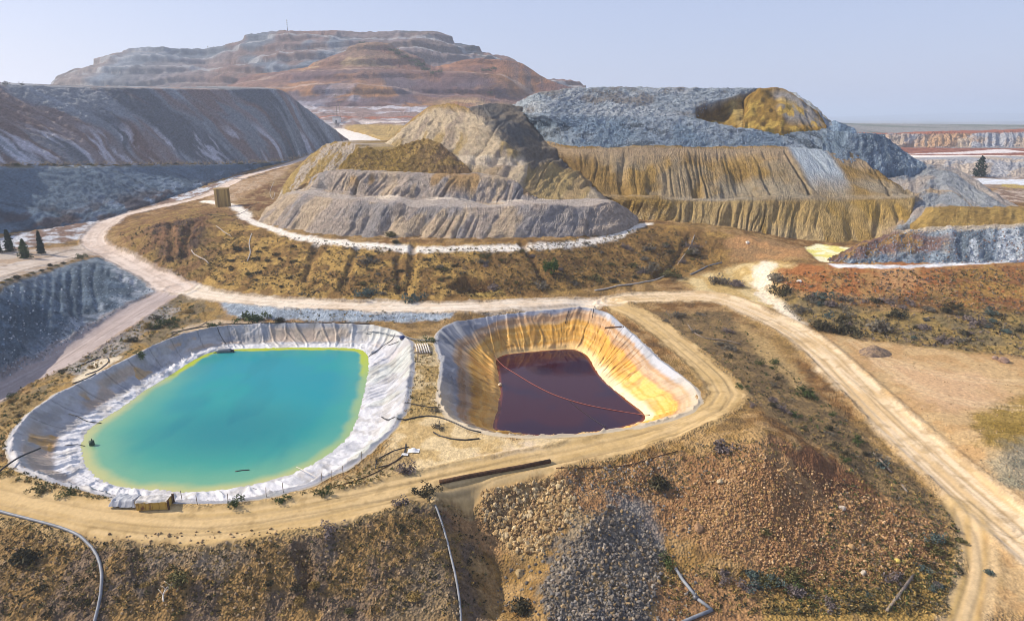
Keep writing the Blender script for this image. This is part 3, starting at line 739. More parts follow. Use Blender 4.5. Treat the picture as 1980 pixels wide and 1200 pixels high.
# nearer red spur with its cut benches
SR = [
 row((440,166,'y',960),(490,148,'y',960),(560,140,'y',955),(605,128,'y',940),(650,106,'y',935),(690,88,'y',935),(725,82,'y',935),(765,92,'y',932),(800,110,'y',928),(838,130,'y',922),(870,122,'y',918),(930,117,'y',915),(1005,119,'y',915),(1050,148,'y',905),(1110,172,'y',890),(1150,190,'y',880)),
 row((440,172,'y',940),(490,158,'y',938),(560,150,'y',930),(600,142,'y',910),(650,138,'y',905),(690,136,'y',905),(725,137,'y',905),(765,139,'y',905),(800,141,'y',905),(845,144,'y',900),(870,146,'y',890),(930,145,'y',885),(985,150,'y',880),(1030,175,'y',870),(1080,195,'y',860),(1130,205,'y',850)),
 row((440,174,'y',925),(490,161,'y',920),(560,152,'y',915),(600,144,'y',895),(650,141,'y',890),(690,139,'y',890),(725,140,'y',890),(765,142,'y',888),(800,144,'y',885),(845,147,'y',880),(870,148,'y',872),(930,147,'y',868),(975,151,'y',865),(1010,180,'y',860),(1060,198,'y',855),(1120,208,'y',845)),
 row((440,192,'y',890),(490,180,'y',885),(560,172,'y',880),(600,166,'y',870),(650,165,'y',865),(690,166,'y',862),(725,170,'y',860),(765,176,'y',857),(800,180,'y',855),(845,184,'y',852),(870,186,'y',850),(915,185,'y',848),(945,190,'y',845),(990,198,'y',845),(1050,206,'y',842),(1110,214,'y',838)),
 row((440,194,'y',875),(490,183,'y',870),(560,175,'y',865),(600,169,'y',850),(650,168,'y',848),(690,169,'y',845),(725,173,'y',843),(765,179,'y',842),(800,183,'y',842),(845,187,'y',840),(870,189,'y',838),(915,188,'y',836),(945,193,'y',834),(990,201,'y',834),(1050,210,'y',834),(1110,218,'y',830)),
 row((440,214,'y',840),(490,206,'y',835),(560,204,'y',830),(600,203,'y',825),(650,203,'y',822),(690,204,'y',820),(725,205,'y',820),(765,206,'y',820),(800,206,'y',820),(845,206,'y',820),(870,206,'y',818),(915,206,'y',816),(945,208,'y',814),(990,212,'y',814),(1050,218,'y',814),(1110,222,'y',812)),
 row(*[(u, 229, 'y', 775) for u in (430,480,550,595,650,690,725,765,800,845,870,915,945,990,1050,1110)]),
]
def c_spur(S, T, Q, X, Y, Z, D):
    c = flat(S, (.25, .145, .10))
    c = mix(c, (.37, .19, .075), sm(.46, .60, fbm(X * .012, T * .02, 4, 150)))
    c = mix(c, (.15, .115, .125), sm(.48, .58, fbm(X * .016 + 4, T * .03, 4, 151)) * sm(1.2, 2.6, Q))
    dome = sm(1.0, .8, Q) * sm(-290, -270, X) * sm(-105, -130, X)
    c = mix(c, (.48, .34, .17), dome * sm(.4, .55, fbm(X * .03, T * .09, 4, 152)))
    c = mix(c, (.36, .17, .075), sm(-150, -60, X) * sm(1.2, .8, Q) * .6)
    c = mix(c, (.14, .115, .11), sm(-10, 10, X) * sm(-.2, .3, Q) * sm(1.9, 1.2, Q) * sm(.42, .55, fbm(X * .05, T * .01, 3, 153)) * .7)
    c = mix(c, (.50, .34, .16), sm(4.0, 4.3, Q) * sm(5.2, 4.9, Q) * sm(-120, -60, X) * sm(.42, .52, fbm(X * .03, T * .05, 3, 154)))
    c = mix(c, (.33, .33, .37), sm(.5, .62, fbm(X * .02 + 7, T * .035, 4, 155)) * sm(2.5, 5, Q) * .7)
    for a in (1.5, 3.5):
        c = mix(c, (.50, .38, .28), sm(.45, .15, np.abs(Q - a)) * .6)
    c = mix(c, (.17, .10, .095), sm(.47, .57, fbm(X * .012, Z * .05, 4, 157)) * .6)
    return c * (.6 + .8 * fbm(X * .2, T * .2, 4, 156))[..., None]
loft("red_spur", SR, 1.9, lambda S, T, Q, X, Y, Z: d_hill(S, T, Q, X, Y, Z) * .5, c_spur, M_FAR, "orange and purple benched spur of the pit in front of the mountain", back=(0, 50, -30), cat="hill", gain=(.82, .80, .84))
PITROW = [row((560,206,'y',800),(640,205,'y',790),(720,206,'y',780),(800,206,'y',770),(860,208,'y',760)), row((560,217,'y',760),(640,216,'y',750),(720,218,'y',735),(800,217,'y',725),(860,217,'y',715)),
          row((560,219,'y',735),(640,218,'y',725),(720,220,'y',705),(800,219,'y',690),(860,219,'y',680)), row((560,232,'y',690),(640,231,'y',680),(720,233,'y',650),(800,232,'y',630),(860,232,'y',620)),
          row((580,238,'y',660),(650,238,'y',640),(720,240,'y',610),(800,238,'y',590),(860,236,'y',585)), row((600,243,'y',645),(658,244,'y',635),(718,261,'y',545),(770,276,'y',490),(830,278,'y',480))]
def c_pit(S, T, Q, X, Y, Z, D):
    c = flat(S, (.24, .17, .15)); c = mix(c, (.42, .40, .42), sm(.48, .6, fbm(X * .03, T * .06, 4, 160)))
    c = mix(c, (.62, .55, .50), sm(.35, .1, np.abs(Q - 3.4)) * sm(-160, -130, X)); c = mix(c, (.30, .12, .07), sm(.25, .05, np.abs(Q - 2.6)))
    c = mix(c, (.36, .25, .09), sm(4.05, 4.2, Q) * sm(-160, -140, X))
    return c * (.7 + .6 * fbm(X * .2, T * .2, 3, 161))[..., None]
loft("pit_bench", PITROW, 1.6, lambda S, T, Q, X, Y, Z: (fbm(X * .06, T * .06, 4, 162) - .5) * 6, c_pit, M_FAR, "low rubble benches where the valley road ends", cat="bench")
#@@MESA
# ---- the big flat topped heap
def rills(S, T, Q, a, b, f=.33, seed=200, lean=0.0):
    """runnels that start thin under an edge and join downwards"""
    w = S + lean * T + 5.0 * (fbm(S * .09, T * .035, 4, seed) - .5)
    k = (Q - a) / (b - a)
    fine = sm(.70, .98, ridged(w * f, T * .02, 1, seed + 1)); tiny = sm(.6, 1, ridged(w * f * 2.3 + 4, T * .03, 1, seed + 3)); big = sm(.72, 1, ridged(w * f * .33 + 9, T * .012, 1, seed + 2))
    m = sm(.0, .25, k) * sm(1.05, .9, k)
    am = sm(.30, .62, fbm(S * .07 + 3, T * .05, 3, seed + 5))
    return m * (.3 - fine * .75 * am - tiny * .30 * (.3 + am) - big * 1.2 * (.3 + k) + (fbm(S * .4, T * .22, 4, seed + 6) - .5) * .9)
UT = (1000,1090,1180,1270,1360,1450,1530,1580,1605)
MESA = [
 row((985,207,'y',324),(1040,179,'y',314),(1110,170,'y',318),(1200,168,'y',320),(1320,169,'y',320),(1440,170,'y',320),(1520,172,'y',318),(1565,196,'y',308),(1612,243,'y',294)),
 row((975,215,'y',322),(1060,222,'y',297),(1130,222,'y',298),(1220,223,'y',298),(1325,227,'y',297),(1430,244,'y',291),(1520,247,'y',290),(1580,248,'y',289),(1618,251,'y',288)),
 row((972,217,'y',320),(1060,224,'y',293),(1130,224,'y',294),(1220,225,'y',294),(1325,229,'y',293),(1430,247,'y',287),(1520,250,'y',286),(1580,251,'y',285),(1622,254,'y',284)),
 row((992,237,'y',318),(1080,246,'y',291),(1145,245,'y',288),(1230,246,'y',286),(1330,250,'y',285),(1430,262,'y',281),(1525,264,'y',281),(1582,265,'y',280),(1640,268,'y',279)),
 row((1012,262,'y',312),(1095,283,'y',281),(1155,283,'y',276),(1240,283,'y',274),(1335,283,'y',274),(1430,283,'y',274),(1525,283,'y',274),(1590,286,'y',273),(1660,300,'y',271)),
 row((1014,264,'y',310),(1100,284,'y',279),(1160,284,'y',274),(1245,284,'y',272),(1338,284,'y',272),(1432,284,'y',272),(1527,284,'y',272),(1595,287,'y',271),(1668,310,'y',269)),
 row((1130,372,'y',266),(1170,378,'y',260),(1225,380,'y',255),(1300,380,'y',252),(1385,380,'y',249),(1470,380,'y',246),(1570,379,'y',243),(1660,377,'y',242),(1770,374,'y',243)),
 row((1155,388,'y',262),(1190,384,'y',257),(1235,384,'y',252),(1305,384,'y',249.5),(1388,384,'y',246.5),(1472,384,'y',243.5),(1570,383,'y',240.5),(1664,381,'y',239.5),(1775,377,'y',240)),
 row((1215,436,'y',250),(1245,428,'y',249),(1290,432,'y',246),(1345,441,'y',242),(1415,450,'y',238),(1490,458,'y',234),(1570,468,'y',230),(1650,474,'y',227),(1760,440,'y',228)),
]
def hollow(X, Q, S, T):
    """the dug out hollow in the top step"""
    u = (X - 79) / 35.0
    top = .72 * np.clip(1 - u, 0, 1) ** 1.3 + .05 * (fbm(S * .25, T * 0, 3, 241) - .5)
    return sm(top, top + .09, Q) * sm(1.15, 1.0, Q) * sm(-.02, .06, u) * sm(1.15, 1.0, u), u
def d_mesa(S, T, Q, X, Y, Z):
    rock = (fbm(S * .45, T * .45, 4, 210) - .5) * 1.3 + (ridged(S * .9, T * .9, 2, 212) - .5) * .6
    rk = sm(4.5, 4.2, Q)
    d = rock * (rk * .95 + .12)
    d = d + rills(X, T, Q, 5, 6.1, .52, 220, .0) * (Q > 5) + rills(X, T, Q, 7, 8.05, .44, 230, .3) * (Q > 7)
    d = d + (fbm(S * .05, T * .05, 3, 213) - .5) * 3 * env(Q, 0, 8, .5)
    # hollow
    h, u = hollow(X, Q, S, T)
    d = d - h * (5.0 + 4 * (fbm(S * .12, T * .12, 3, 240) - .5) - 3.0 * sm(.22, .04, np.abs(u - .60)))
    return d
def c_mesa(S, T, Q, X, Y, Z, D):
    g = fbm(S * .9, T * .9, 3, 250)
    stone = flat(S, (.33, .375, .40))
    stone = mix(stone, (.42, .45, .46), sm(.45, .6, fbm(S * .06, T * .08, 4, 251)))
    stone = mix(stone, (.20, .165, .13), sm(.54, .64, fbm(S * .07 + 5, T * .06, 4, 252)) * sm(1.2, .8, Q) * .7)
    stone = mix(stone, (.25, .32, .37), sm(1.9, 2.6, Q) * sm(.40, .58, fbm(S * .07, T * .05, 3, 253)) * .9)
    stone = mix(stone, (.05, .06, .07), sm(.62, .68, fbm(S * .1 + 3, T * .2, 4, 254)) * sm(2, 2.5, Q) * .7)
    h, u = hollow(X, Q + .02, S, T)
    hc = mix(flat(S, (.21, .12, .025)), (.36, .235, .055), sm(.5, .65, fbm(S * .2, T * .15, 4, 255)))
    hc = mix(hc, (.50, .37, .13), sm(.14, .05, np.abs(u - .62 + .04 * (fbm(T * .3, T * 0, 2, 256) - .5))) * .8)
    stone = mix(stone, hc, h)
    stone = stone * (.50 + 1.0 * g)[..., None] * mix(flat(S, (.80, .80, .81)), (.58, .63, .69), sm(1.0, 1.4, Q + .3 * (fbm(S * .1, T * 0, 3, 264) - .5)) * (1 - h))
    w = X + 2.2 * (fbm(X * .15, T * .07, 3, 220) - .5)
    oc = flat(S, (.335, .235, .09))
    oc = mix(oc, (.40, .31, .19), sm(.46, .60, fbm(w * .35, T * .03, 4, 256)) * .75); oc = mix(oc, (.30, .27, .23), sm(.52, .62, fbm(X * .045, T * .05, 4, 265)) * .7)
    oc = mix(oc, (.235, .16, .055), sm(.44, .60, fbm(S * .05, T * .07, 4, 257)) * .85)
    k = (Q - 5)
    oc = mix(oc, (.37, .30, .23), sm(.42, .10, k + .25 * (fbm(S * .12, T * .1, 3, 262) - .5)) * sm(0, .05, k))
    oc = mix(oc, (.31, .29, .26), sm(.5, .62, fbm(S * .035 + 8, T * .06, 4, 258)) * sm(.6, .8, k) * .8)
    oc = mix(oc, (.47, .335, .10), sm(7.02, 7.1, Q) * .5)
    oc = mix(oc, (.44, .37, .26), sm(7.4, 7.9, Q) * sm(.42, .55, fbm(w * .3, T * .04, 3, 259)) * .7)
    tongue = sm(9, 6, np.abs(X - 117 - (T - T.mean()) * 0)) * sm(6.05, 5.5, Q + .25 * (fbm(S * .2, T * .1, 3, 260) - .5))
    oc = oc * (.70 + .6 * g)[..., None] * (.90, .81, .63)
    oc = mix(oc, np.array((.34, .385, .42)), tongue)
    oc = mix(oc, (.40, .34, .25), env(Q, 5.97, 7.06, .04) * sm(.40, .58, fbm(S * .08, T * .1, 3, 263)) * .35)
    return mix(oc, stone, 1 - sm(4.02, 4.12, Q)) if False else oc + (stone - oc) * (1 - sm(4.0, 4.15, Q + .2 * (fbm(S * .2, T * 0, 3, 261) - .5)))[..., None]
loft("flat_topped_heap", MESA, .5, d_mesa, c_mesa, M_CLIFF, "big flat topped waste heap, grey rock above runnelled ochre earth", back=(0, 60, 0), cat="heap")
# mound of ochre beside the hollow
def c_mound(S, T, Q, X, Y, Z, D):
    c = flat(S, (.25, .15, .03)); c = mix(c, (.23, .215, .20), sm(113, 117, X + 3 * (fbm(S * .2, T * .2, 3, 270) - .5)) * sm(1.9, 1.4, Q) * sm(131, 127, X) * sm(.0, .3, Q))
    c = mix(c, (.42, .28, .06), sm(.5, .6, fbm(S * .25, T * .2, 3, 271)) * sm(.4, .9, Q))
    return c * (.65 + .7 * fbm(S * .9, T * .9, 3, 272))[..., None]
loft("ochre_mound", [row((1440,190,'y',309),(1455,178,'y',311),(1478,169,'y',312),(1515,170,'y',310),(1545,185,'y',304),(1580,215,'y',297),(1598,240,'y',291)),
                     row((1438,215,'y',302),(1450,205,'y',303),(1478,200,'y',302),(1515,202,'y',299),(1550,212,'y',295),(1580,230,'y',291),(1598,244,'y',288.5)),
                     row((1436,247,'y',290),(1450,248,'y',289.5),(1478,250,'y',287),(1510,250,'y',286),(1548,248,'y',285.5),(1578,248,'y',285.5),(1600,248,'y',286))],
     .6, lambda S, T, Q, X, Y, Z: (fbm(S * .3, T * .3, 4, 273) - .5) * 2.4 + (fbm(S * .12, T * .05, 3, 274) - .5) * 3 * env(Q, 0, 2, .3), c_mound, M_ROCK, "ochre brown mound with a grey flank on the flat topped heap", back=(2, 14, -3), skirt=3)
# blue grey tip at the right end
def c_blue(S, T, Q, X, Y, Z, D):
    c = flat(S, (.25, .30, .33)); c = mix(c, (.17, .215, .25), sm(.44, .6, fbm(S * .2, T * .02, 4, 280))); c = mix(c, (.33, .385, .42), sm(.55, .68, fbm(S * .25, T * .03, 4, 281)))
    return c * (.6 + .8 * fbm(S * 1.1, T * 1.1, 3, 282))[..., None]
d_rock = lambda S, T, Q, X, Y, Z: (fbm(S * .5, T * .5, 4, 285) - .5) * 1.3 + (fbm(S * .25, T * .03, 3, 286) - .5) * 1.6 + (ridged(S * 1.1, T * 1.1, 2, 287) - .5) * .6
loft("blue_grey_heap", [row((1590,246,'y',288),(1612,252,'y',284),(1640,256,'y',281),(1680,256,'y',282),(1704,257,'y',284),(1722,268,'y',284),(1752,292,'y',281),(1790,322,'y',278)),
                        row((1586,300,'y',268),(1612,318,'y',265),(1650,329,'y',263),(1684,331,'y',264),(1712,330,'y',266),(1740,328,'y',268),(1765,326,'y',270),(1796,323,'y',276))],
     .5, d_rock, c_blue, M_ROCK, "blue grey rock tip at the right end of the flat topped heap", back=(10, 25, -4), skirt=5, gain=(.72, .78, .84))
loft("rock_pile", [row((1596,240,'y',296),(1612,236,'y',297),(1635,240,'y',296),(1650,247,'y',294),(1656,256,'y',290)), row((1596,250,'y',286),(1612,252,'y',285),(1632,254,'y',284),(1645,257,'y',283),(1655,259,'y',284))],
     .5, d_rock, c_blue, M_ROCK, "small blue grey rock pile beside the ochre mound", back=(2, 6, -1), skirt=3, gain=(.7, .8, .92))
# grey tan slope under it
def c_slope(S, T, Q, X, Y, Z, D):
    c = flat(S, (.34, .305, .27)); c = mix(c, (.25, .275, .295), sm(.44, .58, fbm(X * .07, T * .07, 4, 290))); c = mix(c, (.38, .27, .14), sm(.54, .64, fbm(X * .09 + 4, T * .1, 4, 291)) * .8)
    return c * (.7 + .6 * fbm(S * .8, T * .8, 3, 292))[..., None]
loft("grey_tan_slope", [row((1640,322,'y',278),(1700,322,'y',279),(1770,320,'y',281),(1810,318,'y',282),(1845,324,'y',279),(1880,343,'y',270),(1915,368,'y',258),(1965,398,'y',246),(2010,405,'y',244)),
                        row((1660,350,'y',262),(1720,348,'y',264),(1775,342,'y',266),(1815,340,'y',267),(1845,348,'y',263),(1875,364,'y',256),(1905,382,'y',248),(1950,401,'y',240),(2000,408,'y',240)),
                        row((1700,452,'y',229),(1745,440,'y',227),(1780,420,'y',229),(1810,407,'y',232),(1840,404,'y',233),(1870,404,'y',233),(1900,404,'y',233),(1945,406,'y',234),(1998,412,'y',236))],
     .6, lambda S, T, Q, X, Y, Z: (fbm(X * .1, T * .1, 4, 293) - .5) * 4 * env(Q, 0, 2, .4) + (fbm(S * .6, T * .6, 3, 294) - .5) * 1.0 + (ridged(S * .2, T * .03, 2, 295) - .5) * .8, c_slope, M_CLIFF, "grey and tan earth slope right of the ochre cliff", back=(10, 30, -6), gain=(.98, .95, .92))
def c_olive(S, T, Q, X, Y, Z, D):
    c = flat(S, (.33, .22, .065)); c = mix(c, (.25, .16, .045), sm(.45, .6, fbm(S * .3, T * .05, 4, 300))); c = mix(c, (.52, .44, .33), sm(.93, 1.0, Q))
    return c * (.7 + .6 * fbm(S * .9, T * .9, 3, 301))[..., None]
loft("olive_bank", [row((1768,438,'y',222),(1785,420,'y',226),(1805,403,'y',230),(1850,400,'y',231),(1900,401,'y',231),(1960,402,'y',231),(2050,402,'y',232),(2300,396,'y',235)),
                    row((1755,446,'y',217),(1780,442,'y',216),(1800,440,'y',215),(1850,439,'y',214),(1900,437,'y',213.5),(1960,434,'y',213),(2050,431,'y',213),(2300,420,'y',214))],
     .5, lambda S, T, Q, X, Y, Z: (fbm(S * .4, T * .4, 4, 302) - .5) * 1.0 + (ridged(S * .35, T * .03, 2, 303) - .5) * .6 * env(Q, 0, 1, .3), c_olive, M_CLIFF, "low olive brown bank above the blue grey rubble", back=(4, 14, -1), cat="bank")
def c_rub(S, T, Q, X, Y, Z, D):
    c = flat(S, (.24, .29, .33)); c = mix(c, (.45, .49, .52), sm(.44, .58, fbm(S * .18, T * .04, 4, 310)) * sm(120, 135, X)); c = mix(c, (.13, .165, .195), sm(.52, .62, fbm(S * .25, T * .1, 4, 311)))
    br = sm(138, 130, X + 8 * (fbm(S * .2, T * .2, 3, 312) - .5)) * sm(1.75, 1.35, Q + .5 * (fbm(S * .3, T * .3, 3, 313) - .5))
    c = mix(c, mix(flat(S, (.20, .12, .095)), (.32, .19, .07), sm(.5, .6, fbm(S * .2, T * .2, 3, 314))), br)
    c = mix(c, (.70, .70, .70), sm(1.88, 1.98, Q) * .8); c = mix(c, (.50, .42, .31), sm(1.08, 1.0, Q) * sm(120, 130, X) * .8)
    return c * (.55 + .9 * fbm(S * 1.1, T * 1.1, 3, 315))[..., None]
loft("blue_rubble_bank", [row((1590,506,'y',202),(1650,478,'y',212),(1700,458,'y',217),(1765,442,'y',220),(1850,439,'y',218),(1900,437,'y',217),(1980,433,'y',216),(2300,420,'y',216)),
                          row((1588,510,'y',200),(1648,484,'y',206),(1700,462,'y',212),(1766,445,'y',214.5),(1850,442,'y',211),(1900,440,'y',210),(1980,436,'y',209.5),(2300,424,'y',209)),
                          row((1586,517,'y',195.5),(1650,516,'y',194),(1700,517,'y',193),(1768,516,'y',193),(1850,513,'y',193.5),(1900,510,'y',194),(1980,503,'y',195.5),(2300,488,'y',198))],
     .42, d_rock, c_rub, M_ROCK, "blue grey rubble bank with white salt along its foot", cat="bank", skirt=3)

# ---- pale tiers in the middle
def c_pale(S, T, Q, X, Y, Z, D):
    w = S + .3 * T
    c = flat(S, (.335, .285, .235)); c = mix(c, (.25, .235, .225), sm(.44, .58, fbm(w * .1, T * .03, 4, 320))); c = mix(c, (.42, .335, .23), sm(.52, .64, fbm(w * .13 + 5, T * .04, 4, 321)))
    c = mix(c, (.36, .22, .07), sm(.60, .66, fbm(w * .09 + 9, T * .03, 3, 322)) * sm(1.0, .3, Q) * .8)
    c = c * (.6 + .8 * fbm(S * .8, T * .8, 4, 323))[..., None]
    c = mix(c, (.68, .61, .50), env(Q, .93, 1.5, .06) * sm(.38, .55, fbm(S * .1, T * .4, 3, 324)) * .8)
    return mix(c, (.42, .375, .33), env(Q, 1.2, 2.05, .15) * .8)
def d_pale(S, T, Q, X, Y, Z):
    r = rills(X, T, Q, 0, 1.02, .36, 330, .4) * (Q < 1.05) + rills(X, T, Q, 2, 3.05, .28, 335, .35) * (Q > 2)
    return r * .9 + (fbm(S * .08, T * .08, 3, 336) - .5) * 3.4 * env(Q, 0, 3, .3) + (fbm(S * .7, T * .7, 3, 337) - .5) * .55
loft("pale_tiers", [
 row((585,360,'y',262),(612,336,'y',262),(655,330,'y',256),(700,331,'y',252),(760,333,'y',249),(830,336,'y',247),(900,339,'y',246),(960,343,'y',246),(1000,352,'y',247),(1018,376,'y',246),(1026,386,'y',252)),
 row((572,374,'y',258),(600,366,'y',252),(650,369,'y',247),(700,375,'y',243),(760,381,'y',239),(830,385,'y',237),(900,388,'y',236),(960,389,'y',236),(1010,388,'y',238),(1045,385,'y',240),(1110,387,'y',250)),
 row((545,380,'y',255),(585,376,'y',247),(640,383,'y',238),(700,391,'y',231),(760,396,'y',227),(830,399,'y',225),(920,401,'y',224),(1020,400,'y',225),(1120,396,'y',228),(1185,389,'y',235),(1212,405,'y',246)),
 row((492,430,'y',245),(545,447,'y',228),(600,458,'y',219),(670,464,'y',214),(750,469,'y',211),(830,470,'y',210.5),(920,469,'y',211),(1030,466,'y',213),(1140,453,'y',219),(1212,439,'y',229),(1238,430,'y',246))],
 .42, d_pale, c_pale, M_CLIFF, "pale grey two step tailings heap ringed by a white path", back=(0, 16, .5), cat="heap", gain=(1.0, .96, .93))
TOP = row((1000,372,'y',250),(1060,384,'y',244),(1180,388,'y',240))
# golden rubble on top of it
def c_gold(S, T, Q, X, Y, Z, D):
    c = flat(S, (.25, .16, .035)); c = mix(c, (.185, .115, .055), sm(-42, -28, X + 6 * (fbm(S * .15, T * .1, 3, 340) - .5))); c = mix(c, (.36, .235, .07), sm(.52, .62, fbm(S * .2 + T * .1, T * .05, 4, 341)) * .8)
    return c * (.55 + .9 * fbm(S * 1.2, T * 1.2, 3, 342))[..., None]
loft("golden_rubble_heap", [row((655,322,'y',264),(672,302,'y',268),(692,286,'y',271),(712,283,'y',272),(740,291,'y',271),(765,284,'y',272),(795,272,'y',274),(828,267,'y',274),(850,276,'y',272),(880,302,'y',266),(922,339,'y',256)),
                            row((652,333,'y',259),(668,333,'y',257.5),(690,334,'y',255),(715,334,'y',253.5),(742,335,'y',252),(768,336,'y',251),(795,338,'y',250),(825,339,'y',249),(850,340,'y',248.5),(880,341,'y',248),(922,343,'y',248))],
     .42, lambda S, T, Q, X, Y, Z: (fbm(S * .7, T * .7, 4, 343) - .5) * 1.5 + (fbm(S * .15, T * .05, 3, 344) - .5) * 2 * env(Q, 0, 1, .3), c_gold, M_ROCK, "golden brown rubble heap with two peaks on the pale tiers", back=(0, 12, -8), skirt=2)
# golden flank left of it
def c_flank(S, T, Q, X, Y, Z, D):
    c = flat(S, (.36, .25, .08)); c = mix(c, (.40, .33, .255), sm(.46, .56, fbm(S * .12, T * .03, 3, 350))); c = mix(c, (.27, .18, .055), sm(.5, .62, fbm(S * .3, T * .08, 4, 351)))
    return c * (.65 + .7 * fbm(S * 1.0, T * 1.0, 3, 352))[..., None]
loft("golden_flank", [row((560,345,'y',330),(590,310,'y',330),(632,278,'y',328),(668,274,'y',312),(690,282,'y',290),(705,300,'y',275)),
                      row((545,362,'y',300),(572,330,'y',300),(615,304,'y',296),(650,300,'y',284),(675,312,'y',270),(690,325,'y',262)),
                      row((528,398,'y',268),(545,392,'y',262),(572,376,'y',259),(612,345,'y',259),(650,335,'y',258),(682,335,'y',256))],
     .5, lambda S, T, Q, X, Y, Z: (fbm(S * .6, T * .6, 4, 353) - .5) * 1.2 + (ridged(S * .25, T * .03, 2, 354) - .5) * .9, c_flank, M_ROCK, "golden gravel flank running down beside the water tank", back=(25, 25, 0))
# pointed hill behind
def c_peak(S, T, Q, X, Y, Z, D):
    w = S + .5 * T
    c = flat(S, (.42, .34, .23)); c = mix(c, (.31, .25, .185), sm(.46, .58, fbm(w * .12, T * .03, 4, 360))); c = mix(c, (.56, .47, .32), sm(-45, -58, X) * sm(.40, .58, fbm(w * .15, T * .03, 3, 361)))
    c = mix(c, (.28, .18, .05), sm(.35, .05, Q + .3 * (fbm(S * .15, T * .1, 3, 362) - .5)) * .9)
    c = mix(c, (.34, .25, .11), sm(1.05, 1.3, Q) * sm(.5, .6, fbm(w * .15 + 5, T * .02, 3, 363)))
    c = mix(c, (.55, .47, .36), sm(.14, .05, np.abs(Q - 1.9)) * .8); c = mix(c, (.30, .215, .11), sm(2.1, 2.4, Q) * sm(.45, .6, fbm(w * .18, T * .02, 3, 369)) * .7)
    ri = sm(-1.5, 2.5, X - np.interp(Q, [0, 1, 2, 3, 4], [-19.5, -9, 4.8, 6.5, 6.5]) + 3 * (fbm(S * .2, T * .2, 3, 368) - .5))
    c = mix(c, mix(flat(S, (.12, .115, .107)), (.165, .14, .11), sm(.45, .6, fbm(S * .1, T * .1, 3, 364))), ri * sm(2.7, 2.4, Q))  # flank right of the ridge greyed darker: its shade is put into the colour
    return c * (.75 + .5 * fbm(S * .8, T * .8, 3, 365))[..., None]
loft("pointed_hill", [
 row((735,285,'y',318),(765,258,'y',318),(800,226,'y',318),(832,205,'y',316),(870,199,'y',310),(905,207,'y',300),(945,199,'y',312),(985,200,'y',314),(1010,206,'y',314)),
 row((725,292,'y',308),(755,275,'y',306),(790,255,'y',302),(825,244,'y',298),(870,246,'y',286),(945,246,'y',274),(1000,240,'y',295),(1036,254,'y',299),(1056,262,'y',302)),
 row((700,310,'y',296),(740,305,'y',292),(790,300,'y',284),(840,305,'y',277),(900,318,'y',263),(1012,316,'y',256),(1050,304,'y',277),(1088,309,'y',281),(1112,318,'y',284)),
 row((690,322,'y',286),(735,325,'y',278),(790,328,'y',268),(850,332,'y',261),(915,340,'y',254),(1020,335,'y',252),(1072,327,'y',266),(1112,333,'y',269),(1142,350,'y',270)),
 row((690,345,'y',262),(735,350,'y',258),(790,355,'y',254),(850,360,'y',250),(930,380,'y',244),(1015,382,'y',244),(1090,388,'y',242),(1165,390,'y',243),(1225,432,'y',248))],
 .5, lambda S, T, Q, X, Y, Z: (fbm(S * .12, T * .12, 4, 366) - .5) * 3.2 * sm(-.1, .3, Q) + rills(X, T, Q, 0, 3.6, .34, 370, .45) * 1.0 - .8 * sm(.12, .0, np.abs(Q - 1.95)) + 1.0 * sm(.15, .0, np.abs(Q - 1.72)) + (fbm(S * .7, T * .7, 3, 367) - .5) * .8, c_peak, M_CLIFF, "pointed tan hill with a shaded grey right flank behind the rubble heap", back=(0, 25, -4), cat="hill", gain=(1.05, 1.03, 1.0))
# far cliff on the right
def c_far(S, T, Q, X, Y, Z, D):
    c = flat(S, (.36, .29, .24)); c = mix(c, (.40, .25, .14), sm(.42, .56, fbm(S * .02, T * .02, 4, 380))); c = mix(c, (.30, .31, .33), sm(.5, .64, fbm(S * .03 + 6, T * .03, 4, 381)))
    c = mix(c, (.30, .11, .06), sm(.16, .02, Q)); c = mix(c, (.46, .36, .26), sm(.3, .5, Q) * sm(.48, .6, fbm(S * .08, T * .02, 3, 382)))
    return c * (.75 + .5 * fbm(S * .4, T * .4, 3, 383))[..., None]
loft("far_cliff", [row((1660,259,'y',705),(1800,257,'y',715),(1985,253,'y',725),(2400,250,'y',740)), row((1660,284,'y',690),(1800,285,'y',690),(1985,284,'y',692),(2400,284,'y',700))], 1.0,
     lambda S, T, Q, X, Y, Z: (ridged(S * .12, T * .02, 3, 384) - .5) * 5 * env(Q, 0, 1, .2) + (fbm(S * .05, T * .1, 3, 385) - .5) * 4, c_far, M_FAR, "far pink and tan cut cliff on the right horizon", back=(0, 60, 0), cat="cliff")
loft("grey_terrace", [row((1735,312,'y',470),(1800,309,'y',480),(1985,306,'y',490),(2400,304,'y',500)), row((1720,340,'y',430),(1800,341,'y',435),(1985,340,'y',445),(2400,340,'y',455))], .9,
     lambda S, T, Q, X, Y, Z: (ridged(S * .15, T * .03, 3, 386) - .5) * 3 * env(Q, 0, 1, .2), lambda S, T, Q, X, Y, Z, D: mix(flat(S, (.33, .33, .34)), (.42, .35, .28), sm(.45, .6, fbm(S * .06, T * .06, 4, 387))) * (.75 + .5 * fbm(S * .4, T * .4, 3, 388))[..., None], M_FAR, "grey terrace wall behind the lone tree", back=(0, 40, 0), cat="terrace")
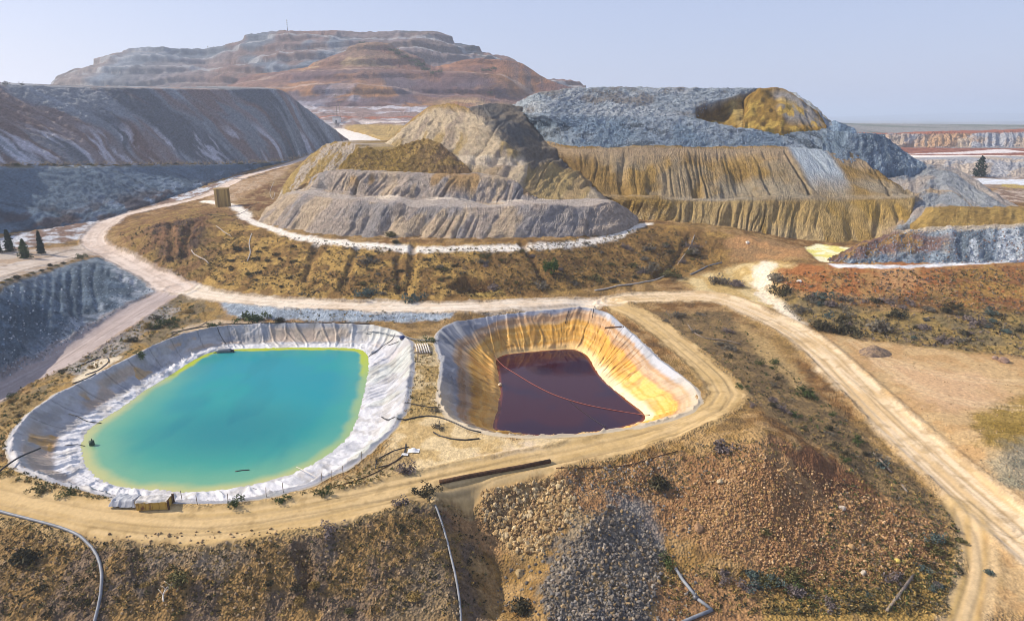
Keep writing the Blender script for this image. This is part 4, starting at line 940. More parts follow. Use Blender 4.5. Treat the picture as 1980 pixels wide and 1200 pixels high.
# faint hills at the horizon
for nm, u0, u1, v0, yy, hv, lb in (("far_hills", 1500, 2600, 226, 14000, 9, "faint blue hills low on the right horizon"),):
    us = np.linspace(u0, u1, 60)
    top = row(*[(u, v0 - hv * (.25 + 1.1 * float(fbm(np.array([i * .13]), np.array([3.]), 3, 390)[0])) * sm(0, .5, np.array(i / 60.)), 'y', yy) for i, u in enumerate(us)])
    bot = row(*[(u, 229.5, 'y', yy - 2500) for u in us])
    loft(nm, [top, bot], 220, lambda S, T, Q, X, Y, Z: 0 * S, lambda S, T, Q, X, Y, Z, D: flat(S, (.16, .17, .13)), M_FAR, lb, back=(0, 3000, -20), cat="hills")
#@@PONDS
# ------------------------------------------------------------------ ponds: lined slopes and water
M_LINER = ground_mat("pond_sheet", 1.6, 0.10, 0.25, rough=.55, dist=.12, spec=.4)
def star(poly2, cx, cy, angs):
    """radius of a closed outline along each direction from (cx, cy)"""
    r = np.zeros(len(angs)); n = len(poly2)
    ca, sa = np.cos(angs), np.sin(angs)
    for i in range(n):
        ax, ay = poly2[i][0] - cx, poly2[i][1] - cy; bx, by = poly2[(i+1) % n][0] - cx, poly2[(i+1) % n][1] - cy
        den = ca * (by - ay) - sa * (bx - ax)
        with np.errstate(divide='ignore', invalid='ignore'):
            t = (ax * (by - ay) - ay * (bx - ax)) / den
            q = (ax * sa - ay * ca) / den
        ok = np.isfinite(t) & (t > 0) & (q >= -1e-9) & (q <= 1 + 1e-9)
        r = np.where(ok & (t > r), t, r)
    return r
def smooth_closed(a, k):
    for _ in range(3):
        a = np.convolve(np.r_[a[-k:], a, a[:k]], np.ones(2*k+1)/(2*k+1), 'valid')
    return a
def pond(rim, wat, zw, na, prof, lip, disp, colour, label):
    rw, ww = rim_pts(rim, .35), rim_pts(wat, zw)
    cx, cy = ww[:, 0].mean(), ww[:, 1].mean()
    an = np.linspace(0, 2 * math.pi, na, endpoint=False)
    rr, rw_ = smooth_closed(star(rw, cx, cy, an), 5), smooth_closed(star(ww, cx, cy, an), 7)
    rr = np.maximum(rr, rw_ + 1.0)
    ts = np.r_[np.linspace(-1, 0, 8)[:-1], np.linspace(0, 1.0, 44), np.linspace(1.0, 1.35, 6)[1:]]
    A = an[None] + 0 * ts[:, None]; T = ts[:, None] + 0 * A
    Rr = np.where(T < 0, rr - T * lip * (.5 + fbm(an * 14, an * 0, 3, 400)), rr + (rw_ - rr) * np.minimum(T, 1) - np.maximum(T - 1, 0) * 8)
    S = np.r_[0, np.cumsum(np.hypot(np.diff(rr * np.cos(an)), np.diff(rr * np.sin(an))))][None] + 0 * A
    ztop = .35 + .24 * (1 - .75 * sm(-.3, -.8, np.sin(an)))[None]
    Z = np.where(T < 0, .33 + (ztop - .33) * sm(-1, 0, T), ztop + (zw - ztop) * prof(np.minimum(T, 1)) - np.maximum(T - 1, 0) * 4)
    D = disp(S, T, A)
    X = cx + Rr * np.cos(A); Y = cy + Rr * np.sin(A)
    nx, ny = -np.cos(A), -np.sin(A)
    X = X + nx * D * .5; Y = Y + ny * D * .5; Z = Z + D * .85
    C = np.clip(colour(S, T, A, X, Y, Z, D), .01, .9)
    cl = lambda a: np.concatenate([a, a[:, :1]], 1)
    nr = len(ts)
    o = mesh_np("pond_liner", np.stack([cl(X), cl(Y), cl(Z)], -1).reshape(-1, 3), grid_faces(nr, na + 1), M_LINER, np.concatenate([C, C[:, :1]], 1).reshape(-1, 3))
    tag(o, label, "pond liner")
    return cx, cy, an, rw_, ww
def folds(S, T, A, sd, f=.42, lean=1.5):
    w = S * f + lean * T + 1.6 * (fbm(S * .12, T * 1.2, 3, sd) - .5)
    a = np.clip(ridged(w, T * .5, 1, sd + 1) - .72, 0, 1) / .28
    b = np.clip(ridged(w * 2.6 + 5, T * .9, 1, sd + 2) - .7, 0, 1) / .3
    cr = np.clip(ridged(S * .25, T * 3.2, 1, sd + 3) - .8, 0, 1) / .2
    return a ** 1.5 * .42 + b ** 1.5 * .16 + cr * .12 + (fbm(S * .3, T * 2, 3, sd + 4) - .5) * .5
def d1(S, T, A):
    bell = sm(-.6, .05, T) * sm(1.02, .8, T)
    return folds(S, T, A, 410) * bell + (fbm(S * 1.4, T * 14, 3, 415) - .5) * .22 * sm(.5, .7, T)
def c1(S, T, A, X, Y, Z, D):
    c = flat(S, (.40, .39, .395)); c = mix(c, (.24, .245, .27), sm(.45, .6, fbm(S * .12, T * 1.5, 4, 420)) * .8)
    far_s = sm(.3, .8, np.sin(A)); lef = sm(.2, .7, -np.cos(A)); rig = sm(.25, .65, np.cos(A))
    tan_p = sm(.50, .58, fbm(S * .09 + 3, T * 1.2, 3, 421)) * env(T, .05, .62, .12)
    c = mix(c, (.42, .31, .22), tan_p * np.clip(far_s + lef, 0, 1) * .85)
    c = mix(c, (.50, .27, .05), sm(.60, .64, fbm(S * .14 + 8, T * 1.6, 3, 422)) * env(T, .1, .6, .12) * lef * .9)
    g = fbm(S * .9, T * 7, 4, 423)
    wl_ = .64 - .20 * rig - .12 * sm(.4, .8, -np.sin(A)) + .22 * (fbm(S * .2, T * 0, 3, 424) - .5)
    salt = sm(wl_ - .05, wl_ + .07, T + .16 * (g - .5))
    c = mix(c, (.62, .61, .61), salt * sm(.2, .5, g + .25)); c = mix(c, (.52, .52, .545), rig * sm(-.1, .2, T) * .6); c = mix(c, (.30, .31, .34), rig * sm(.5, .62, fbm(S * .25, T * 3, 4, 426)) * .6)
    c = mix(c, (.46, .50, .36), rig * sm(.56, .64, fbm(S * .12, T * 1.5, 3, 425)) * .3)
    c = mix(c, (.27, .24, .20), sm(.50, .66, fbm(S * .35, T * 5, 5, 427)) * .45)
    c = c * (.82 + .3 * fbm(S * 1.8, T * 22, 3, 428))[..., None]
    c = c * (1 - .38 * sm(.22, .06, np.abs((S + 1.5 * T) % 7.0 - 3.5)) * env(T, -.05, .62, .1))[..., None]
    c = mix(c, (.12, .115, .11), sm(.98, 1.0, T) * .2)
    return mix(c, (.42, .33, .20), sm(-.55, -.95, T) * .85)
prof1 = lambda t: np.where(t < .55, .86 * (1 - (1 - np.minimum(t, .55) / .55) ** 1.4), .86 + .14 * (t - .55) / .45)
P1 = pond(RIM1, WAT1, ZW1, 1100, prof1, 1.1, d1, c1, "grey and salt white sheet lining the turquoise pond")
def d2(S, T, A):
    bell = sm(-.6, .05, T) * sm(1.02, .9, T)
    return (folds(S, T, A, 430, .4, -1.0) * (1 + .5 * sm(.3, .8, -np.cos(A)))) * bell + .22 * sm(.83, .97, T) * (.4 + fbm(S * .4, T * 0, 3, 434))
def c2(S, T, A, X, Y, Z, D):
    wv = T + .16 * (fbm(S * .08, T * 0, 3, 440) - .5) + .06 * (fbm(S * .6, T * 3, 3, 441) - .5)
    c = flat(S, (.40, .41, .44)); c = mix(c, (.27, .29, .34), sm(.46, .58, fbm(S * .15, T * 1.5, 4, 442)))
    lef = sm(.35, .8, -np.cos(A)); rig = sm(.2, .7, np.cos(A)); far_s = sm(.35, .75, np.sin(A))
    edge_ = .07 + .20 * lef + .07 * rig
    band = fbm(S * .02, wv * 16, 3, 443)
    tan_ = mix(flat(S, (.43, .25, .115)), (.50, .35, .22), sm(.42, .6, band))
    gold = mix(flat(S, (.62, .315, .04)), (.70, .42, .10), sm(.42, .58, band)); gold = mix(gold, (.40, .19, .03), sm(.56, .66, fbm(S * .3, T * 2.2, 4, 444)) * (.5 + .4 * lef))
    c = mix(c, tan_, sm(edge_ - .04, edge_ + .05, wv))
    c = mix(c, gold, sm(edge_ + .16, edge_ + .32, wv))
    c = mix(c, (.36, .13, .07), sm(.06, .0, np.abs(wv - edge_ - .24)) * rig * .5)
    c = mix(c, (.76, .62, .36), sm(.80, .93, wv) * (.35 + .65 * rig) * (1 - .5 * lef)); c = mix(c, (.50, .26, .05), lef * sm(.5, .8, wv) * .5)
    seam = sm(.35, .1, np.abs((S + 3 * T) % 6.5 - 3.2)) * env(T, .05, .9, .1) * (far_s * .5)
    c = mix(c, c * .45, seam)
    nearlip = sm(.3, .8, -np.sin(A)) * sm(.35, .05, T)
    c = c * (1 - .35 * lef * sm(.9, .4, T))[..., None]  # left wall darkened, its shade painted into the sheet colour
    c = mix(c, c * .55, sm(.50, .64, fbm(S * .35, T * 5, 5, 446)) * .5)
    c = mix(c, (.50, .40, .25), nearlip * .85)
    return mix(c, (.45, .35, .20), sm(-.5, -.95, T) * .85)
prof2 = lambda t: t ** .92

WAT2 = [(955,692),(980,683),(1060,676),(1112,673),(1137,685),(1150,710),(1172,737),(1202,762),(1232,787),(1254,802),(1250,815),(1200,830),(1130,842),(1040,845),(945,834),(958,800),(964,760),(960,720)]
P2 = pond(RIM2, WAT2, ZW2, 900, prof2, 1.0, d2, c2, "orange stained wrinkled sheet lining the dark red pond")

def water(name, Pd, z, colour, mat, label):
    cx, cy, an, rw_, ww = Pd
    fr = np.r_[np.linspace(0, .8, 30), np.linspace(.8, 1.012, 40)[1:]]
    Rr = fr[:, None] * rw_[None]
    X, Y = cx + Rr * np.cos(an), cy + Rr * np.sin(an)
    shore = np.stack([cx + rw_ * np.cos(an), cy + rw_ * np.sin(an)], -1)[::6]
    sd = -poly_sd(X, Y, shore)
    C = np.clip(colour(X, Y, sd, cx, cy), .004, .9)
    cl = lambda a: np.concatenate([a, a[:, :1]], 1)
    o = mesh_np(name, np.stack([cl(X), cl(Y), cl(X * 0 + z)], -1).reshape(-1, 3), grid_faces(len(fr), len(an) + 1)[:, ::-1], mat, np.concatenate([C, C[:, :1]], 1).reshape(-1, 3))
    tag(o, label, "water", kind="structure")
def water_mat(name, rough, bump, scale, spec=.5):
    m = bpy.data.materials.new(name); m.use_nodes = True
    n = m.node_tree.nodes; l = m.node_tree.links; b = n["Principled BSDF"]
    at = n.new("ShaderNodeAttribute"); at.attribute_name = "Col"; l.new(at.outputs["Color"], b.inputs["Base Color"])
    b.inputs["Roughness"].default_value = rough; b.inputs["IOR"].default_value = 1.33; b.inputs["Specular IOR Level"].default_value = spec
    tc = n.new("ShaderNodeTexCoord"); nz = n.new("ShaderNodeTexNoise"); nz.inputs["Scale"].default_value = scale; nz.inputs["Detail"].default_value = 3
    l.new(tc.outputs["Object"], nz.inputs["Vector"])
    bp = n.new("ShaderNodeBump"); bp.inputs["Strength"].default_value = bump; bp.inputs["Distance"].default_value = .05
    l.new(nz.outputs[0], bp.inputs["Height"]); l.new(bp.outputs[0], b.inputs["Normal"])
    return m
def cw1(X, Y, d, cx, cy):
    n = fbm(X * .07, Y * .07, 4, 450)
    near = sm(16, -24, (Y - cy) * .9 + (X - cx) * .45 + (n - .5) * 22)       # shallower towards the near left corner
    dd = d + (fbm(X * .3, Y * .3, 3, 451) - .5) * 1.5
    c = flat(X, (.002, .215, .255)); c = mix(c, (.002, .235, .24), sm(.42, .6, n)); c = mix(c, (.05, .27, .20), near * .9)
    c = mix(c, (.004, .155, .185), sm(16, 2, np.hypot((X - cx - 3) * .7, Y - cy + 9)) * .75 + sm(.52, .7, fbm(X * .16, Y * .05, 4, 452)) * .25)
    c = mix(c, (.14, .32, .20), sm(9, 1, dd) * (.25 + .65 * near)); c = mix(c, (.40, .40, .17), sm(2.6, 0, dd) * (.45 + .5 * near))
    far_s = sm(12, 20, Y - cy)
    c = mix(c, (.36, .42, .012), sm(2.0, 1.0, dd + 1.2 * (fbm(X * .25, Y * .25, 3, 453) - .5)) * far_s * .95)
    rig = sm(.5, .8, (X - cx) / (np.hypot(X - cx, Y - cy) + .1))
    c = mix(c, (.24, .36, .14), sm(2.2, .3, dd) * rig * .6)
    pt = sm(5.5, 1.5, np.hypot(X - cx + 9, (Y - cy - 2) * .8) + (n - .5) * 4)
    return mix(c, (.006, .17, .21), pt * .55)
water("turquoise_water", P1, ZW1, cw1, water_mat("milky_water", .18, .5, 1.6, .25), "milky turquoise water with yellow green shallows")
def cw2(X, Y, d, cx, cy):
    c = flat(X, (.022, .005, .018)); c = mix(c, (.038, .006, .012), sm(.45, .6, fbm(X * .08, Y * .08, 4, 455)))
    return mix(c, (.28, .07, .006), sm(1.3, .1, d) * .8)
water("dark_red_water", P2, ZW2, cw2, water_mat("dark_water", .05, .10, 1.2, .42), "dark purple red water mirroring the sky")
#@@THINGS
# ------------------------------------------------------------------ things standing on the ground
GZF = GZ
bpy.context.view_layer.update()
DEP = bpy.context.evaluated_depsgraph_get()
def land(u, v):
    """the place on ground or heap seen at a photo point"""
    dx, dy, dz = ray(u, v)
    d = Vector((dx, dy, dz)).normalized()
    ok, loc, nor, idx, ob, mt = SC.ray_cast(DEP, Vector((0, 0, CAMZ)), d)
    return np.array(loc if ok else P(u, v, y=900)), (ob.name if ok else "")
def down(x, y):
    ok, loc, nor, idx, ob, mt = SC.ray_cast(DEP, Vector((x, y, 400)), Vector((0, 0, -1)))
    return loc.z if ok else 0.0

def simple_mat(name, col, rough=.6, metal=0.0, var=.25, scale=3.0, attr=False, spec=.3, bump=.15):
    m = bpy.data.materials.new(name); m.use_nodes = True
    n = m.node_tree.nodes; l = m.node_tree.links; b = n["Principled BSDF"]
    b.inputs["Roughness"].default_value = rough; b.inputs["Metallic"].default_value = metal; b.inputs["Specular IOR Level"].default_value = spec
    tc = n.new("ShaderNodeTexCoord"); nz = n.new("ShaderNodeTexNoise"); nz.inputs["Scale"].default_value = scale; nz.inputs["Detail"].default_value = 6
    l.new(tc.outputs["Object"], nz.inputs["Vector"])
    mr = n.new("ShaderNodeMapRange"); mr.inputs[1].default_value = .3; mr.inputs[2].default_value = .7; mr.inputs[3].default_value = 1 - var; mr.inputs[4].default_value = 1 + var
    l.new(nz.outputs[0], mr.inputs[0])
    vm = n.new("ShaderNodeVectorMath"); vm.operation = 'SCALE'; l.new(mr.outputs[0], vm.inputs["Scale"])
    if attr:
        at = n.new("ShaderNodeAttribute"); at.attribute_name = "Col"; l.new(at.outputs["Color"], vm.inputs[0])
    else: vm.inputs[0].default_value = col
    l.new(vm.outputs[0], b.inputs["Base Color"])
    bp = n.new("ShaderNodeBump"); bp.inputs["Strength"].default_value = bump; bp.inputs["Distance"].default_value = .05
    l.new(nz.outputs[0], bp.inputs["Height"]); l.new(bp.outputs[0], b.inputs["Normal"])
    return m
def rust_mat(name, c1, c2, sx, sz, lo=.45, hi=.6, rough=.7):
    """two colours in vertical streaks"""
    m = bpy.data.materials.new(name); m.use_nodes = True
    n = m.node_tree.nodes; l = m.node_tree.links; b = n["Principled BSDF"]; b.inputs["Roughness"].default_value = rough
    tc = n.new("ShaderNodeTexCoord"); mp = n.new("ShaderNodeMapping"); mp.inputs["Scale"].default_value = (sx, sx, sz)
    l.new(tc.outputs["Object"], mp.inputs[0])
    nz = n.new("ShaderNodeTexNoise"); nz.inputs["Scale"].default_value = 1; nz.inputs["Detail"].default_value = 6; l.new(mp.outputs[0], nz.inputs["Vector"])
    cr = n.new("ShaderNodeValToRGB"); cr.color_ramp.elements[0].position = lo; cr.color_ramp.elements[1].position = hi
    cr.color_ramp.elements[0].color = (*c1, 1); cr.color_ramp.elements[1].color = (*c2, 1)
    l.new(nz.outputs[0], cr.inputs[0]); l.new(cr.outputs[0], b.inputs["Base Color"])
    return m
M_LEAF = simple_mat("leaves", None, .8, attr=True, var=.3, scale=1.5, spec=.1)
M_STONE = simple_mat("stone", None, .9, attr=True, var=.3, scale=3, spec=.15, bump=.5)
M_BLACK = simple_mat("black_hose", (.022, .022, .024), .45, var=.3)
M_GREYP = simple_mat("grey_pipe", (.20, .21, .225), .5, var=.25, scale=1.2)
M_PALEP = simple_mat("weathered_pipe", (.42, .38, .33), .7, var=.3)
M_RUST = simple_mat("rusty_steel", (.075, .036, .016), .85, var=.5, scale=2.5)
M_WOOD = simple_mat("grey_wood", (.22, .175, .13), .85, var=.35, scale=2)
M_WHITEW = simple_mat("bleached_wood", (.55, .50, .43), .8, var=.25, scale=4)
M_BARK = simple_mat("bark", (.12, .085, .055), .9, var=.3)
M_WHITE = simple_mat("white_paint", (.72, .71, .68), .6, var=.15)
M_STEEL = simple_mat("dull_steel", (.16, .16, .165), .5, metal=.4, var=.2)
M_ROPE = simple_mat("red_rope", (.30, .10, .07), .8, var=.2)
M_TARP = simple_mat("grey_tarp", (.36, .37, .39), .6, var=.2, scale=1.5, bump=.4)

def thing(name, loc, label, cat, group=None, rz=0.0):
    o = bpy.data.objects.new(name, None); o.empty_display_size = .3
    COL.objects.link(o); o.location = loc; o.rotation_euler = (0, 0, rz)
    return tag(o, label, cat, group)

def tube_geo(pts, r, ns=8, r2=None, caps=True):
    pts = np.asarray(pts, float); n = len(pts)
    rad = np.linspace(r, r2 if r2 is not None else r, n)
    t = np.gradient(pts, axis=0); t /= np.linalg.norm(t, axis=1, keepdims=True) + 1e-9
    up = np.array([0, 0, 1.0]); 
    if np.abs(t[:, 2]).mean() > .8: up = np.array([1.0, 0, 0])
    s = np.cross(t, up); s /= np.linalg.norm(s, axis=1, keepdims=True) + 1e-9
    b = np.cross(s, t)
    a = np.linspace(0, 2*math.pi, ns, endpoint=False)
    V_ = pts[:, None] + rad[:, None, None] * (np.cos(a)[None, :, None] * s[:, None] + np.sin(a)[None, :, None] * b[:, None])
    F = []
    for i in range(n - 1):
        for k in range(ns):
            q = (k + 1) % ns
            F.append((i*ns+k, (i+1)*ns+k, (i+1)*ns+q, i*ns+q))
    V_ = V_.reshape(-1, 3)
    if caps:
        c0, c1 = len(V_), len(V_) + 1
        V_ = np.vstack([V_, pts[0], pts[-1]])
        for k in range(ns):
            q = (k + 1) % ns
            F.append((c0, k, q, q)); F.append((c1, (n-1)*ns+q, (n-1)*ns+k, (n-1)*ns+k))
    return V_, F
def geo(name, VF, mat, parent=None, smooth=True, origin=None):
    """one mesh from vertices and mixed faces; vertices given in world space move to the parent's or the given origin"""
    v, f = VF
    v = np.asarray(v, float)
    f = [tuple(dict.fromkeys(q)) for q in f]
    if origin is not None: v = v - np.asarray(origin)
    me = bpy.data.meshes.new(name); me.from_pydata(v.tolist(), [], f); me.update()
    me.polygons.foreach_set("use_smooth", np.full(len(f), smooth))
    me.materials.append(mat)
    o = bpy.data.objects.new(name, me); COL.objects.link(o)
    if parent: o.parent = parent
    elif origin is not None: o.location = origin
    return o
def join(*gs):
    v, f = [], []
    for a, b in gs:
        k = len(v); v += [tuple(q) for q in a]; f += [tuple(i + k for i in q) for q in b]
    return v, f
def box_geo(x0, x1, y0, y1, z0, z1):
    v = [(x, y, z) for z in (z0, z1) for y in (y0, y1) for x in (x0, x1)]
    return v, [(0, 2, 3, 1), (4, 5, 7, 6), (0, 1, 5, 4), (2, 6, 7, 3), (0, 4, 6, 2), (1, 3, 7, 5)]
def lying(uvs, r, lift=.6, step=1.2):
    """a curve lying on the land through photo points"""
    p = spline(np.array([land(*q)[0] for q in uvs]), step)
    for q in p: q[2] = down(q[0], q[1]) + r * lift
    z = p[:, 2].copy()
    for _ in range(2): z[1:-1] = np.maximum(z[1:-1], (z[:-2] + z[2:]) / 2)
    p[:, 2] = z
    return p
def hose(name, uvs, r, mat, label, cat, lift=.6, ns=8, step=1.2):
    p = lying(uvs, r, lift, step)
    o = geo(name, tube_geo(p, r, ns), mat, origin=p[len(p)//2])
    return tag(o, label, cat)

hose("pipe", [(-30,985),(0,990),(70,1008),(130,1026),(166,1047),(188,1075),(197,1110),(195,1150),(184,1200),(172,1265)], .19, M_GREYP, "long grey black pipe curving down the near slope at lower left", "pipe")
hose("pipe", [(833,962),(845,985),(857,1020),(868,1060),(880,1110),(888,1160),(892,1210),(893,1270)], .15, M_GREYP, "thin grey pipe running straight down the near slope below the rusty girder", "pipe")
hose("pipe", [(850,934),(900,924),(960,913),(1010,904),(1064,893)], .33, M_RUST, "thick straight rusty steel pipe lying along the edge of the loop track", "pipe", step=6)
hose("cable", [(1075,905),(1130,907),(1200,903),(1260,887),(1310,872)], .08, M_RUST, "dark cable trailing from the rusty pipe along the track edge", "cable")
p4 = lying([(1306,1100),(1320,1122),(1334,1140),(1345,1154)], .22); p5 = lying([(1345,1156),(1360,1167),(1377,1180)], .22); p6 = lying([(1377,1180),(1352,1190),(1325,1202),(1290,1218)], .22)
t = thing("elbow_pipe", p5[0], "grey jointed pipe with a sharp bend at the bottom edge of the photo", "pipe")
for q in (p4, p5, p6): geo("pipe_length", tube_geo(q, .22), M_GREYP, t, origin=p5[0])
geo("flange", tube_geo([p5[0] - .25 * (p5[1]-p5[0])/np.linalg.norm(p5[1]-p5[0]), p5[0] + .25 * (p5[1]-p5[0])/np.linalg.norm(p5[1]-p5[0])], .36, 10), M_STEEL, t, origin=p5[0])
geo("valve", tube_geo([p5[0] + np.array([0, 0, .15]), p5[0] + np.array([0, 0, .7])], .1, 8), M_STEEL, t, origin=p5[0])
hose("hose", [(738,806),(770,810),(812,806),(845,806),(880,818),(905,830),(930,836)], .12, M_BLACK, "black hose crossing the sand from one pond to the other", "hose")
hose("hose", [(838,836),(850,843),(870,848),(900,851),(927,848)], .12, M_BLACK, "short black hose curled on the pale sand before the dark pond", "hose")
hose("hose", [(783,778),(800,783),(830,787),(865,788)], .08, M_BLACK, "thin black hose across the scrub strip between the ponds", "hose")
hose("hose", [(785,858),(780,880),(750,900),(726,905),(728,890),(760,872),(790,864)], .09, M_BLACK, "looped black hose beside the turquoise pond's near right corner", "hose")
hose("cable", [(662,937),(700,925),(730,912),(775,885),(785,862)], .07, M_RUST, "rusty cable between the track and the turquoise pond", "cable")
hose("pipe", [(705,645),(740,647),(775,652),(800,658),(850,660)], .11, M_GREYP, "pipe over the strip between the ponds beside the blue barrel", "pipe", lift=3.0)
hose("hose", [(712,690),(740,672),(760,655),(764,645)], .08, M_BLACK, "black hose climbing out of the turquoise pond's far right corner", "hose")
hose("hose", [(750,668),(775,658),(800,655)], .07, M_BLACK, "black hose beside the stack of white poles", "hose")
hose("pipe", [(1330,628),(1342,645),(1365,655),(1400,660),(1432,666)], .15, M_WOOD, "brown pipe bent round on the scrub right of the dark pond", "pipe")
hose("pipe", [(1150,562),(1195,553),(1235,548),(1270,541),(1300,528)], .22, M_PALEP, "pale pipe along the foot of the scrub slope by the road fork", "pipe")
hose("pipe", [(1335,531),(1352,524),(1372,514),(1395,508)], .2, M_GREYP, "grey pipe leading up to the sandy pad", "pipe")
hose("pipe", [(1343,455),(1335,475),(1322,495),(1310,512)], .12, M_PALEP, "thin pale pipe down the right end of the scrub slope", "pipe")
hose("pipe", [(370,484),(380,494),(396,502),(404,510)], .16, M_PALEP, "broken white pipe on the scrub below the hump", "pipe")
hose("pipe", [(418,437),(435,450),(448,458)], .12, M_PALEP, "thin straight pale pipe near the path bend", "pipe")
hose("pipe", [(487,452),(482,470),(484,490),(478,505)], .16, M_PALEP, "pale grey pipe winding down the golden scrub slope", "pipe")
hose("hose", [(532,372),(528,385),(522,372),(530,352)], .10, M_PALEP, "pale looped hose on the dark bank right of the tank", "hose")
hose("cable", [(400,415),(440,418),(475,408),(500,392)], .08, M_BLACK, "black cable on the ground in front of the tank", "cable")
for a in ([(440,345),(480,344),(520,335)],): hose("cable", a, .1, M_BLACK, "black cable on the bank above the tank", "cable")
hose("hose", [(150,708),(172,700),(195,690)], .12, M_BLACK, "black hose on the sand patch, upper one left of the turquoise pond", "hose")
hose("hose", [(165,725),(190,716),(210,700),(208,692)], .12, M_BLACK, "black hose with a hooked end on the sand patch left of the pond", "hose")
hose("hose", [(140,742),(165,733),(185,722)], .12, M_BLACK, "lowest black hose on the sand patch left of the pond", "hose")
hose("cable", [(330,643),(365,637),(430,628),(520,625),(640,624),(715,627)], .10, M_BLACK, "black edge rope along the far rim of the turquoise pond", "cable")
hose("cable", [(330,650),(350,640),(385,632),(400,622)], .1, M_WOOD, "brown hose over the sand at the pond's far left corner", "hose")
hose("cable", [(416,630),(425,648),(437,665)], .07, M_BLACK, "black line down the far sheet to the grey float", "cable")
hose("cable", [(133,800),(150,808),(170,815),(196,818)], .08, M_BLACK, "dark line lying down the left sheet into the water", "cable")
hose("cable", [(125,861),(150,861),(164,862)], .06, M_BLACK, "short dark line at the left shore beside the green barrel", "cable")
hose("log", [(1690,878),(1703,892),(1723,914)], .22, M_WOOD, "grey plank lying at the roadside below the gravel heap", "log", step=4)
hose("log", [(1744,938),(1754,952)], .16, M_WOOD, "short grey stick by the road past the gravel heap", "log", step=4)
hose("log", [(1714,1182),(1740,1148),(1766,1112)], .2, M_WOOD, "long weathered pole in the yellow grass at lower right", "log", step=4)
hose("plank", [(1170,634),(1188,634),(1206,632)], .16, M_RUST, "dark plank on the grey sheet at the dark pond's right corner", "plank", step=3)
hose("pipe", [(1535,600),(1570,592),(1560,585)], .10, M_PALEP, "thin pale pipe in the scrub under the red bank", "pipe") if False else None
for uv, lb in (([(1100,600),(1093,625)], "left"), ([(1150,592),(1145,615)], "right")):
    hose("rope", uv, .07, M_BLACK, "%s one of two black ropes down the dark pond's far sheet" % lb, "rope")
# boom over the left shore
a, b = np.array(P(-14, 920, .5)), np.array(P(78, 866, .55))
m_ = (a + b) / 2 + np.array([0, 0, .5])
tag(geo("boom_pipe", tube_geo(spline(np.array([a, m_, b]), .6), .13), M_BLACK, origin=a), "black pipe sticking out over the left sheet of the turquoise pond", "pipe")
a, b = land(462 + 40, 948)[0], None
for uv0, uv1, r, lb in (((573,902),(620,928), .045, "thin white pole leaning into the turquoise water at the near shore"), ((507,952),(488,944), .03, "thin black rod at the near shore of the turquoise pond")):
    a, b = np.array(P(*uv0, ZW1 + .35)), land(*uv1)[0] + np.array([0, 0, .15])
    tag(geo("pole", tube_geo([a, (a + b) / 2 + (0, 0, .1), b], r, 6), M_WHITEW if r > .04 else M_BLACK, origin=b), lb, "pole")
# red rope floating over the dark water
pr = [land(955, 688)[0] + (0, 0, .15)] + [np.array(P(u, v, ZW2 + .06)) for u, v in ((972,706),(1000,724),(1035,745),(1075,764),(1130,781),(1190,793),(1235,800))] + [land(1256, 803)[0] + (0, 0, .15)]
tag(geo("rope", tube_geo(spline(np.array(pr), 1.0), .075, 6), M_ROPE, origin=pr[0]), "red rope floating in a curve across the dark red pond", "rope")
pr = [np.array(P(u, v, ZW2 + .04)) for u, v in ((1098,772),(1120,790),(1150,812),(1172,826))]
tag(geo("rope", tube_geo(spline(np.array(pr), 1.0), .05, 6), M_BLACK, origin=pr[0]), "thin black rope in the dark pond below the red one", "rope")
# log and float in the turquoise water
pr = [np.array(P(u, v, ZW1 + .02)) for u, v in ((455,911),(468,909),(482,908))]
tag(geo("log", tube_geo(spline(np.array(pr), .4), .10, 6), M_BLACK, origin=pr[1]), "dark stick floating in the turquoise water near the front", "log")
# drum
d0 = np.array(P(178, 860, ZW1))
t = thing("barrel", d0, "dark green barrel floating upright at the left shore", "barrel")
geo("shell", tube_geo([(0, 0, -.5), (0, 0, .75)], .42, 14), simple_mat("green_plastic", (.02, .05, .025), .5), t)
geo("spout", tube_geo([(0, .1, .72), (.05, .12, 1.15)], .07, 6), M_BLACK, t)
d0 = np.array(P(438, 681, ZW1))
t = thing("pump_float", d0, "grey pump float lying at the far shore of the turquoise pond", "pump float")
geo("hull", tube_geo([(-2.2, -.1, .25), (-1.6, 0, .45), (.4, .15, .5), (1.0, .2, .35)], .5, 10), M_GREYP, t)
geo("snout", tube_geo([(1.0, .2, .35), (1.5, .1, .5), (1.75, .1, .1)], .32, 8, .2), M_BLACK, t)
geo("inlet_hose", tube_geo([(-2.2, -.1, .2), (-2.9, -.5, -.1)], .12, 6), M_BLACK, t)
# water tank
tb, _ = land(432, 400)
sc = 30 / FOC * (tb[1] * CP + (CAMZ - tb[2]) * SP)
TR, TH_ = sc / 2 * .93, sc * 36 / 30
t = thing("water_tank", tb, "tall round yellow and brown streaked water tank on the ledge", "tank", rz=R(130))  # streaks are stain, turned so the dark ones deepen the shaded side
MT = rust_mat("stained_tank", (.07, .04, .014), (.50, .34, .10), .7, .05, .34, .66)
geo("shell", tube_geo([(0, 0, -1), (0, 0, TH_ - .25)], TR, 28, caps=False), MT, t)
geo("rim", tube_geo([(0, 0, TH_ - .25), (0, 0, TH_)], TR * 1.03, 28, caps=False), simple_mat("tank_rim", (.45, .30, .08), .7), t)
geo("roof", tube_geo([(0, 0, TH_ - .1), (0, 0, TH_ + .02)], TR * .99, 28, TR * .9), simple_mat("tank_roof", (.30, .21, .09), .8), t)
for k in range(3): geo("band", tube_geo([(0, 0, TH_ * (.2 + .27 * k)), (0, 0, TH_ * (.2 + .27 * k) + .12)], TR * 1.012, 28, caps=False), MT, t)
